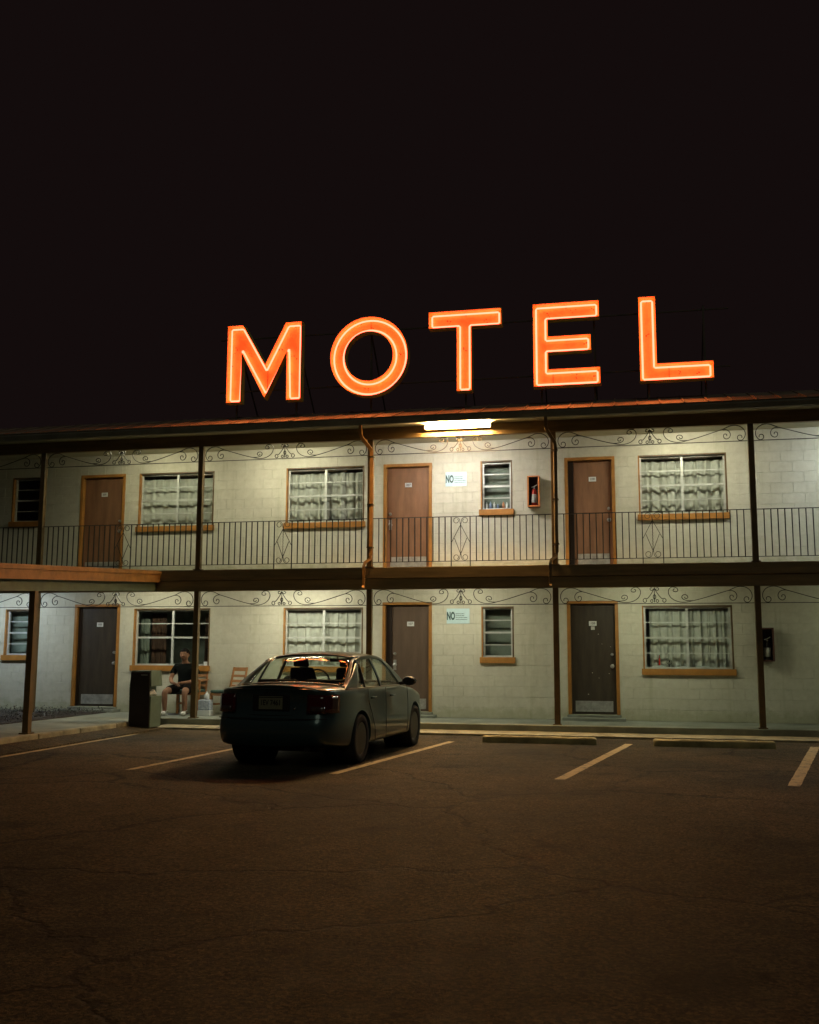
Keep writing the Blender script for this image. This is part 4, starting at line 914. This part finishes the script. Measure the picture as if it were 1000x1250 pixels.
# hair cap
hb = bmesh.new(); bmesh.ops.create_uvsphere(hb, u_segments=24, v_segments=16, radius=1, matrix=Matrix.Translation((0, -0.018, 1.20)) @ Matrix.Diagonal((0.094, 0.103, 0.112, 1)))
bmesh.ops.delete(hb, geom=[v for v in hb.verts if v.co.z < 1.222 - 0.5*(v.co.y+0.09) and v.co.y < 0.02 or v.co.z < 1.13], context='VERTS')
R = random.Random(9)
for v in hb.verts: v.co += v.normal*R.uniform(-0.002, 0.007)
hm = bpy.data.meshes.new('hair'); hb.to_mesh(hm); hb.free(); hm.materials.append(M['hair']); hm.polygons.foreach_set('use_smooth', [True]*len(hm.polygons)); ho = link('hair', hm, PR)
ho.modifiers.new('thickness', 'SOLIDIFY').thickness = 0.012
for s in (-1, 1):
    MB().lathe([(0.002, -0.009), (0.006, -0.007), (0.0075, 0.0), (0.005, 0.006)], 10, (s*0.029, -0.112, 1.197), 'y').build('eye', 'eye_white', PR, smooth=True)
    MB().lathe([(0.001, -0.0115), (0.0045, -0.010), (0.0045, -0.007)], 10, (s*0.029, -0.112, 1.197), 'y').build('pupil', 'ink', PR)
    MB().tube([(s*0.014, -0.122, 1.217), (s*0.03, -0.122, 1.222), (s*0.046, -0.108, 1.216)], 0.0035, 5).build('eyebrow', 'hair', PR)
MB().tube([(-0.024, -0.109, 1.134), (0, -0.119, 1.130), (0.024, -0.109, 1.134)], 0.0045, 6).build('mouth', 'lip', PR, smooth=True)
# t-shirt and shorts
shirt = skin('t_shirt', 'tshirt', [(0, 0.05, 0.50), (0, 0.07, 0.66), (0, 0.05, 0.84), (0, 0.03, 0.955), (0, 0.018, 1.01), (-0.17, 0.03, 0.948), (-0.232, 0.008, 0.835), (-0.246, 0.0, 0.78), (0.17, 0.03, 0.948), (0.232, 0.018, 0.835), (0.246, 0.01, 0.78)],
    [(0, 1), (1, 2), (2, 3), (3, 4), (3, 5), (5, 6), (6, 7), (3, 8), (8, 9), (9, 10)], [(0.17, 0.135), (0.158, 0.128), (0.160, 0.126), (0.118, 0.095), (0.072, 0.068), 0.070, 0.064, 0.062, 0.070, 0.064, 0.062])
link('t_shirt', shirt, PR)
sh_ = skin('shorts', 'shorts', [(0, 0.05, 0.555), (0, 0.03, 0.50), (-0.10, -0.03, 0.51), (-0.15, -0.21, 0.497), (-0.185, -0.35, 0.475), (0.10, -0.03, 0.51), (0.15, -0.21, 0.497), (0.185, -0.35, 0.475)],
    [(0, 1), (1, 2), (2, 3), (3, 4), (1, 5), (5, 6), (6, 7)], [(0.155, 0.125), (0.15, 0.12), 0.112, 0.102, 0.094, 0.112, 0.102, 0.094])
link('shorts', sh_, PR)
for s in (-1, 1):
    sh2 = skin('shoe', 'shoe', [(s*0.19, -0.39, 0.045), (s*0.195, -0.46, 0.042), (s*0.205, -0.545, 0.036), (s*0.19, -0.40, 0.085)], [(0, 1), (1, 2), (0, 3)], [(0.048, 0.045), (0.046, 0.042), (0.044, 0.034), 0.046])
    link('shoe', sh2, PR)
PR.scale = (1.09, 1.05, 1.0)
# ---------------------------------------------------------------- parked car (local: x right, y forward, z up, origin on the ground under the rear axle)
CARTH = math.radians(-3.5)
CAR = thing('parked_car', 'dark teal grey four door saloon parked nose in, seen from its rear corner', 'car', (-4.22, -6.87, 0.0), CARTH)
def lerpt(tab, y):
    for (a, va), (b, vb) in zip(tab, tab[1:]):
        if y <= b:
            t = 0 if b == a else max(0, min(1, (y-a)/(b-a))); return va+(vb-va)*t
    return tab[-1][1]
def smt(tab, y, w=0.10): return sum(lerpt(tab, y+d*w) for d in (-1, -0.5, 0, 0.5, 1))/5
Wt = [(-1.02, 0.56), (-0.96, 0.675), (-0.86, 0.735), (-0.6, 0.79), (-0.2, 0.83), (0.5, 0.85), (1.8, 0.85), (2.6, 0.84), (3.0, 0.81), (3.25, 0.70), (3.40, 0.52)]
Ct = [(-1.02, 0.955), (-0.9, 0.985), (-0.5, 0.995), (0, 1.0), (2.0, 0.985), (2.3, 0.945), (2.8, 0.88), (3.15, 0.79), (3.40, 0.66)]      # centre line of deck and bonnet
St = [(-1.02, 0.935), (-0.8, 0.945), (0, 0.935), (1.9, 0.915), (2.5, 0.86), (3.0, 0.77), (3.40, 0.60)]                                    # shoulder
Bt = [(-1.02, 0.27), (-0.7, 0.235), (-0.3, 0.20), (2.8, 0.20), (3.2, 0.22), (3.40, 0.26)]
ys = [-1.02, -1.0, -0.96, -0.90, -0.80, -0.68, -0.55] + [-0.4+0.16*k for k in range(20)] + [2.80, 2.95, 3.10, 3.22, 3.32, 3.38, 3.40]
def section(y):
    w, c, s, b = lerpt(Wt, y), lerpt(Ct, y), lerpt(St, y), lerpt(Bt, y)
    return [(0, b), (w*0.55, b), (w*0.93, b+0.005), (w*0.985, b+0.05), (w*0.995, b+0.14), (w, 0.46), (w*1.0, 0.56), (w*0.992, 0.60), (w*0.985, 0.70), (w*0.985, (s+0.70)/2), (w*0.975, s-0.025), (w*0.945, s), (w*0.84, s+(c-s)*0.45), (w*0.6, s+(c-s)*0.78), (w*0.3, c-0.006), (0, c)]
def endshift(y, z):
    d = 0
    if y < -0.62:
        k = (-0.62-y)/0.40
        g = [(0.2, 0.10), (0.30, 0.02), (0.36, -0.035), (0.575, -0.035), (0.60, 0.005), (0.66, 0.03), (0.86, 0.045), (0.93, 0.0), (0.97, -0.02), (1.1, 0.0)]
        d += k*lerpt(g, z)
    if y > 2.9:
        k = (y-2.9)/0.5; g = [(0.2, -0.06), (0.34, 0.03), (0.52, 0.03), (0.58, -0.03), (0.75, -0.12)]; d += k*lerpt(g, z)
    return d
bd = MB(); K2 = None
for y in ys:
    s = section(y); ring = [(x, z) for x, z in s] + [(-x, z) for x, z in reversed(s[1:-1])]; K2 = len(ring)
    for x, z in ring:
        cr = 0.0
        if abs(x) > 0.3 and y < -0.7: cr = 0.05*max(0, abs(x)-0.3)**1.5*((-0.7-y)/0.3)
        bd.v.append((x, y+endshift(y, z)+cr, z))
for i in range(len(ys)-1):
    for k in range(K2): bd.f.append((i*K2+k, i*K2+(k+1) % K2, (i+1)*K2+(k+1) % K2, (i+1)*K2+k))
for base, rev in ((0, True), ((len(ys)-1)*K2, False)):      # end caps as quads across the section
    for k in range(K2//2-1):
        a, b, c, d = base+k, base+k+1, base+(K2-k-1) % K2, base+(K2-k) % K2
        f = (a, b, c, d) if k > 0 else (a, b, c)
        bd.f.append(f if not rev else tuple(reversed(f)))
    kk = K2//2-1; bd.f.append((base+kk, base+kk+1, base+kk+2)[::(-1 if rev else 1)])
bodyme = bd.mesh('body', 'car_paint')
bm = bmesh.new(); bm.from_mesh(bodyme); bmesh.ops.remove_doubles(bm, verts=bm.verts, dist=0.0005); bmesh.ops.recalc_face_normals(bm, faces=bm.faces); bm.to_mesh(bodyme); bm.free()
tmp = link('body_source', bodyme); cuts = []
sm = tmp.modifiers.new('s', 'SUBSURF'); sm.levels = 1
for y in (0, 2.54):
    for s in (-1, 1):
        cme = MB().lathe([(0.345, 0.55), (0.345, 0.95)], 40, (0, 0, 0), 'x').mesh('cutter', 'car_trim'); c = link('cutter', cme)
        c.scale = (s, 1, 1); c.location = (0, y, 0.315); cuts.append(c); 
        md = tmp.modifiers.new('b', 'BOOLEAN'); md.object = c; md.operation = 'DIFFERENCE'; md.solver = 'EXACT'
bpy.context.view_layer.update()
me = bpy.data.meshes.new_from_object(tmp.evaluated_get(bpy.context.evaluated_depsgraph_get())); me.materials.clear(); me.materials.append(M['car_paint'])
for o in cuts+[tmp]: bpy.data.objects.remove(o)
me.polygons.foreach_set('material_index', [0]*len(me.polygons)); me.polygons.foreach_set('use_smooth', [True]*len(me.polygons)); me.set_sharp_from_angle(angle=math.radians(38))
body = link('body', me, CAR)
for y in (0, 2.54):
    for s in (-1, 1):
        MB().lathe([(0.348, s*0.42), (0.350, s*0.60), (0.352, s*0.815)], 32, (0, y, 0.315), 'x', caps=False).build('wheel_well', 'interior', CAR, smooth=True)
# wheels
wt = MB().lathe([(0.20, -0.09), (0.285, -0.098), (0.303, -0.075), (0.307, 0), (0.303, 0.075), (0.285, 0.098), (0.20, 0.088), (0.195, 0.07), (0.195, -0.07)], 40, (0,0,0), 'x', loop=True).mesh('tyre', 'tyre', 'all')
rim = MB().lathe([(0.199, 0.088), (0.19, 0.075), (0.185, 0.01), (0.17, 0.005), (0.06, 0.005), (0.055, 0.075), (0.03, 0.082)], 28, (0,0,0), 'x')
for k in range(7):
    a = 2*PI*k/7; ca, sa = math.cos(a), math.sin(a)
    def rp(x, r, t): return (x, r*ca-t*sa, r*sa+t*ca)
    rim.hexa([rp(0.05,0.05,-0.022), rp(0.082,0.05,-0.018), rp(0.082,0.05,0.018), rp(0.05,0.05,0.022), rp(0.05,0.192,-0.03), rp(0.088,0.192,-0.022), rp(0.088,0.192,0.022), rp(0.05,0.192,0.03)])
rimm = rim.mesh('rim', 'rim')
for y in (0, 2.54):
    for s in (-1, 1):
        w = link('wheel', wt, CAR, (s*0.735, y, 0.308)); w['label'] = ('rear ' if y == 0 else 'front ')+('right' if s > 0 else 'left')+' wheel'
        r = link('rim', rimm, w); r.scale = (s, 1, 1)
# greenhouse
ZB = 0.93
roofz_t = [(-0.50, 0.985), (-0.36, 1.0), (-0.05, 1.165), (0.24, 1.315), (0.40, 1.365), (0.60, 1.392), (0.90, 1.405), (1.2, 1.40), (1.42, 1.375), (1.55, 1.33), (1.85, 1.18), (2.12, 1.04), (2.28, 0.965)]
def gz(y): return smt(roofz_t, y, 0.07)
def gx(z, y):       # half width of the cabin side at height z
    t = max(0.0, (z-ZB)/0.45); base = 0.765 - 0.06*max(0, -0.05-y) - 0.05*max(0, y-1.6); return base - 0.20*t**1.15
def side(y, z, s, o=0.0): return (s*(gx(z, y)+o), y, z)
def rail(y): return gz(y)-0.055 if 0.3 < y < 1.5 else gz(y)-0.04
def top_surf(y, u, lift=0.0):   # u in -1..1 across
    zr = rail(y); xr = gx(zr, y); zc = gz(y)
    return (u*xr, y, zr+(zc-zr)*(1-abs(u)**2.6)+lift)
def patch(y0, y1, name, m, nu=14, nv=12, u0=-1, u1=1, thick=0.0, inset=0.0, lift=0.0):
    mb = MB().grid(lambda a, b: top_surf(y0+(y1-y0)*b, u0+(u1-u0)*a, lift), nu, nv)
    o = mb.build(name, m, CAR, smooth='all', fix=False)
    sd_ = o.modifiers.new('thickness', 'SOLIDIFY'); sd_.thickness = thick or 0.012; sd_.offset = -1
    return o
patch(0.44, 1.43, 'roof', 'car_paint', nv=14, thick=0.025)
patch(-0.37, 0.44, 'rear_window', 'car_glass', u0=-0.95, u1=0.95, thick=0.005, lift=-0.006)
patch(1.43, 2.25, 'windscreen', 'car_glass', u0=-0.94, u1=0.94, thick=0.005, lift=-0.006)
for s in (-1, 1):
    for (a, b, nm) in ((-0.42, 0.46, 'c_pillar'), (1.41, 2.30, 'a_pillar')):
        u0, u1 = (0.94, 1.0) if a < 0 else (0.93, 1.0)
        mb = MB().grid(lambda p, q: top_surf(a+(b-a)*q, s*(u0+(u1-u0)*p), 0.0), 4, 14); o = mb.build('pillar', 'car_paint', CAR, smooth='all', fix=False)
        sd_ = o.modifiers.new('thickness', 'SOLIDIFY'); sd_.thickness = 0.02; sd_.offset = -1 if s > 0 else 1
# black rim bands round the rear window
patch(0.385, 0.445, 'window_trim', 'car_trim', u0=-0.87, u1=0.87, nv=2, thick=0.004, lift=0.003)
patch(-0.39, -0.35, 'window_trim', 'car_trim', u0=-0.87, u1=0.87, nv=2, thick=0.004, lift=0.003)
# cabin sides: strips between two (y,z) polylines
def strip(A, Bp, s, name, m, n=10, o=0.0, th=0.015):
    def samp(P, t):
        L = [0]
        for p, q in zip(P, P[1:]): L.append(L[-1]+math.hypot(q[0]-p[0], q[1]-p[1]))
        d = t*L[-1]
        for i in range(len(P)-1):
            if d <= L[i+1]+1e-9:
                k = (d-L[i])/max(1e-9, L[i+1]-L[i]); return (P[i][0]+(P[i+1][0]-P[i][0])*k, P[i][1]+(P[i+1][1]-P[i][1])*k)
        return P[-1]
    mb = MB().grid(lambda u, v: side(*[samp(A, u)[k]*(1-v)+samp(Bp, u)[k]*v for k in (0, 1)], s, o), n, 4)
    ob = mb.build(name, m, CAR, smooth='all', fix=False)
    sd_ = ob.modifiers.new('thickness', 'SOLIDIFY'); sd_.thickness = th; sd_.offset = -1 if s < 0 else 1
    return ob
W0, W1, W2, W3 = 0.30, 0.93, 1.015, 1.96
top_line = lambda y: rail(y)-0.035
for s in (1, -1):
    ww = lambda a, b, n=8: [(a+(b-a)*k/n, top_line(a+(b-a)*k/n)) for k in range(n+1)]
    strip([(-0.48, ZB), (-0.48, 0.94)] if False else [(-0.50, 0.925), (W0-0.30, 0.925)], [(-0.30, rail(-0.30)), (0.40, rail(0.40))], s, 'quarter_panel', 'car_paint', 8)
    strip([(W0-0.30, 0.925), (W0-0.045, 0.925)], [(0.26, 1.245), (0.385, rail(0.40)-0.04)], s, 'quarter_glass', 'car_glass', 4, -0.006, 0.004)
    strip([(W0-0.045, 0.925), (W0, 0.925)], [(0.385, rail(0.40)-0.03), (0.43, rail(0.43)-0.03)], s, 'pillar', 'car_trim', 2)
    strip([(W0, 0.94), (W1, 0.94)], [(0.43, top_line(0.43)), (W1-0.015, top_line(W1))], s, 'rear_door_window', 'car_glass', 8, -0.006, 0.004)
    strip([(W1, 0.925), (W2, 0.925)], [(W1-0.015, rail(W1)-0.02), (W2-0.03, rail(W2)-0.02)], s, 'pillar', 'car_trim' if s < 0 else 'car_paint', 3)
    strip([(W2, 0.94), (W3, 0.94)], [(W2-0.03, top_line(W2)), (1.45, top_line(1.45))], s, 'front_door_window', 'car_glass', 8, -0.006, 0.004)
    strip([(W3, 0.92), (2.30, 0.92)], [(1.42, rail(1.42)-0.02), (1.52, rail(1.52))], s, 'pillar', 'car_paint', 8)
    R1 = [(0.26+k*0.12, rail(0.26+k*0.12)) for k in range(12)]; R2 = [(a, b-0.045) for a, b in R1]
    strip(R2, R1, s, 'roof_rail', 'car_paint', 14)
    # belt moulding, door handles, seams
    strip([(-0.46, 0.917), (2.25, 0.905)], [(-0.46, 0.940), (2.25, 0.928)], s, 'belt_moulding', 'gutter_metal', 18, 0.016, 0.016)
    for y in (0.42, 1.28):
        h = MB().tube([(s*0.846, y-0.09, 0.80), (s*0.868, y-0.07, 0.803), (s*0.868, y+0.07, 0.803), (s*0.846, y+0.09, 0.80)], 0.012, 6).build('door_handle', 'car_paint', CAR, smooth=True)
    sx = 0.849
    for pts in ([(s*sx, 0.96, 0.92), (s*(sx+0.008), 0.96, 0.70), (s*(sx+0.010), 0.97, 0.45), (s*(sx+0.004), 0.98, 0.25)], [(s*sx, 2.02, 0.90), (s*(sx+0.008), 2.05, 0.70), (s*(sx+0.008), 2.06, 0.45), (s*sx, 2.03, 0.26)], [(s*(sx-0.008), 0.20, 0.92), (s*(sx+0.004), 0.22, 0.75), (s*(sx+0.004), 0.34, 0.62), (s*(sx+0.006), 0.48, 0.42), (s*(sx+0.003), 0.50, 0.26)]):
        MB().tube(pts, 0.004, 4).build('door_seam', 'car_trim', CAR)
    # mirror
    mr = MB().lathe([(0.02, -0.05), (0.07, -0.045), (0.085, 0.0), (0.075, 0.045), (0.03, 0.075)], 14, (0,0,0), 'y').build('wing_mirror', 'car_trim', CAR, smooth=True, loc=(s*0.93, 1.86, 0.985)); mr.scale = (1.3, 1, 0.8)
    MB().tube([(-s*0.14/1.25, 0.0, -0.05), (-s*0.05/1.25, 0.0, -0.03)], 0.03, 6).build('mirror_arm', 'car_trim', mr, smooth=True)
# tail lights: wrap round the corners
for s in (-1, 1):
    def tl(u, v, off=0.0):
        # u along from inner rear to outer side, v up
        z = 0.665+0.225*v; xx = [(0, 0.46), (0.45, 0.65), (0.7, 0.715), (1.0, 0.765)]
        x = lerpt(xx, u); yy = [(0, -1.008), (0.45, -0.965), (0.7, -0.885), (1.0, -0.70)]
        y = lerpt(yy, u)+0.02*v
        return (s*(x+off+0.012), y-off-0.012, z-0.02*u*v)
    o = MB().grid(lambda u, v: tl(u, v), 14, 4).build('tail_light', 'tail_red', CAR, smooth='all', fix=False); sd_ = o.modifiers.new('thickness', 'SOLIDIFY'); sd_.thickness = 0.05; sd_.offset = -1 if s > 0 else 1
    o2 = MB().grid(lambda u, v: tl(0.10+0.40*u, 0.10+0.26*v, 0.004), 6, 2).build('reverse_lens', 'tail_clear', o, smooth='all', fix=False); sd2 = o2.modifiers.new('thickness', 'SOLIDIFY'); sd2.thickness = 0.006; sd2.offset = 0
# boot lid seams, lip, number plate, badge, bumper line
MB().tube([(-0.48, -0.985, 0.64), (0, -1.005, 0.635), (0.48, -0.985, 0.64)], 0.005, 4).build('boot_seam', 'car_trim', CAR)
MB().grid(lambda u, v: ((2*u-1)*0.60, -0.955-0.03*(1-abs(2*u-1)**2)-0.02*v+0.0, 0.965-0.05*abs(2*u-1)**2+0.016*v), 24, 2).build('boot_lip', 'car_paint', CAR, smooth='all', fix=False).modifiers.new('thickness', 'SOLIDIFY').thickness = 0.02
MB().tube([(-0.70, -0.945, 0.598), (-0.5, -1.03, 0.598), (0, -1.055, 0.598), (0.5, -1.03, 0.598), (0.70, -0.945, 0.598)], 0.006, 6).build('bumper_seam', 'car_trim', CAR)
MB().box(-0.24, 0.24, -0.998, -0.965, 0.685, 0.885).build('plate_recess', 'car_trim', CAR, bev=0.01)
pl_ = MB().box(-0.155, 0.155, -1.008, -1.0, 0.705, 0.86).build('number_plate', 'plate_cream', CAR, bev=0.003)
text('plate_text', '1EV 7461', 0.088, 'ink', pl_, (0, -1.0095, 0.782), xs=0.80, bold=0.002)
MB().box(-0.155, 0.155, -1.0105, -1.0082, 0.842, 0.852).build('plate_frame', 'car_trim', pl_)
MB().box(-0.10, 0.10, -1.0, -0.985, 0.892, 0.908).build('plate_lamp_strip', 'car_trim', CAR)
MB().lathe([(0.012, 0), (0.012, -0.008), (0.004, -0.012)], 12, (0.305, -0.985, 0.715), 'y').build('boot_lock', 'chrome', CAR, smooth=True)
for x, z, w in ((0.42, 0.86, 0.028), (0.49, 0.86, 0.022)): MB().box(x-w/2, x+w/2, -0.995, -0.972, z-0.006, z+0.006).build('badge', 'chrome', CAR)
MB().tube([(0.45, -0.98, 0.235), (0.45, -0.88, 0.24)], 0.025, 10).build('exhaust_tip', 'rim', CAR, smooth=True)
MB().box(-0.5, 0.5, -0.70, 3.1, 0.19, 0.245).build('underbody', 'interior', CAR)
# cabin interior
fl = MB(); fl.box(-0.66, 0.66, -0.40, 2.05, 0.78, 0.93); fl.build('parcel_shelf', 'interior', CAR)
for x in (-0.34, 0.34):
    st = MB().hexa([(x-0.22,0.92,0.88),(x+0.22,0.92,0.88),(x+0.22,1.02,0.88),(x-0.22,1.02,0.88),(x-0.17,0.80,1.18),(x+0.17,0.80,1.18),(x+0.17,0.88,1.18),(x-0.17,0.88,1.18)]).build('front_seat', 'seat_cloth', CAR, bev=0.04)
    MB().hexa([(x-0.12,0.79,1.19),(x+0.12,0.79,1.19),(x+0.12,0.86,1.19),(x-0.12,0.86,1.19),(x-0.10,0.77,1.31),(x+0.10,0.77,1.31),(x+0.10,0.83,1.31),(x-0.10,0.83,1.31)]).build('headrest', 'seat_cloth', st, bev=0.03)
    rs = MB().hexa([(x-0.30,0.05,0.88),(x+0.30,0.05,0.88),(x+0.30,0.17,0.88),(x-0.30,0.17,0.88),(x-0.28,-0.06,1.04),(x+0.28,-0.06,1.04),(x+0.28,0.04,1.04),(x-0.28,0.04,1.04)]).build('rear_seat', 'seat_cloth', CAR, bev=0.04)
MB().tube([( -0.36+0.17*math.cos(a*PI/10), 1.55-0.04*math.sin(a*PI/10), 0.98+0.16*math.sin(a*PI/10)) for a in range(20)], 0.014, 6, closed=True).build('steering_wheel', 'interior', CAR, smooth=True)
MB().box(-0.64, 0.64, 1.62, 1.95, 0.90, 0.99).build('dashboard', 'interior', CAR, bev=0.04)
MB().tube([(0, 1.36, 1.325), (0, 1.38, 1.29)], 0.01, 6).build('mirror_stalk', 'interior', CAR)
MB().box(-0.11, 0.11, 1.33, 1.35, 1.255, 1.305).build('rear_view_mirror', 'interior', CAR, bev=0.008)
# front lamps and grille, for a look from the side
for s in (-1, 1):
    MB().lathe([(0.10, 0), (0.09, 0.05), (0.03, 0.07)], 14, (s*0.56, 3.16, 0.66), 'y').build('headlight', 'tail_clear', CAR, smooth=True)
MB().box(-0.30, 0.30, 3.20, 3.26, 0.60, 0.68).build('grille', 'car_trim', CAR, bev=0.01)
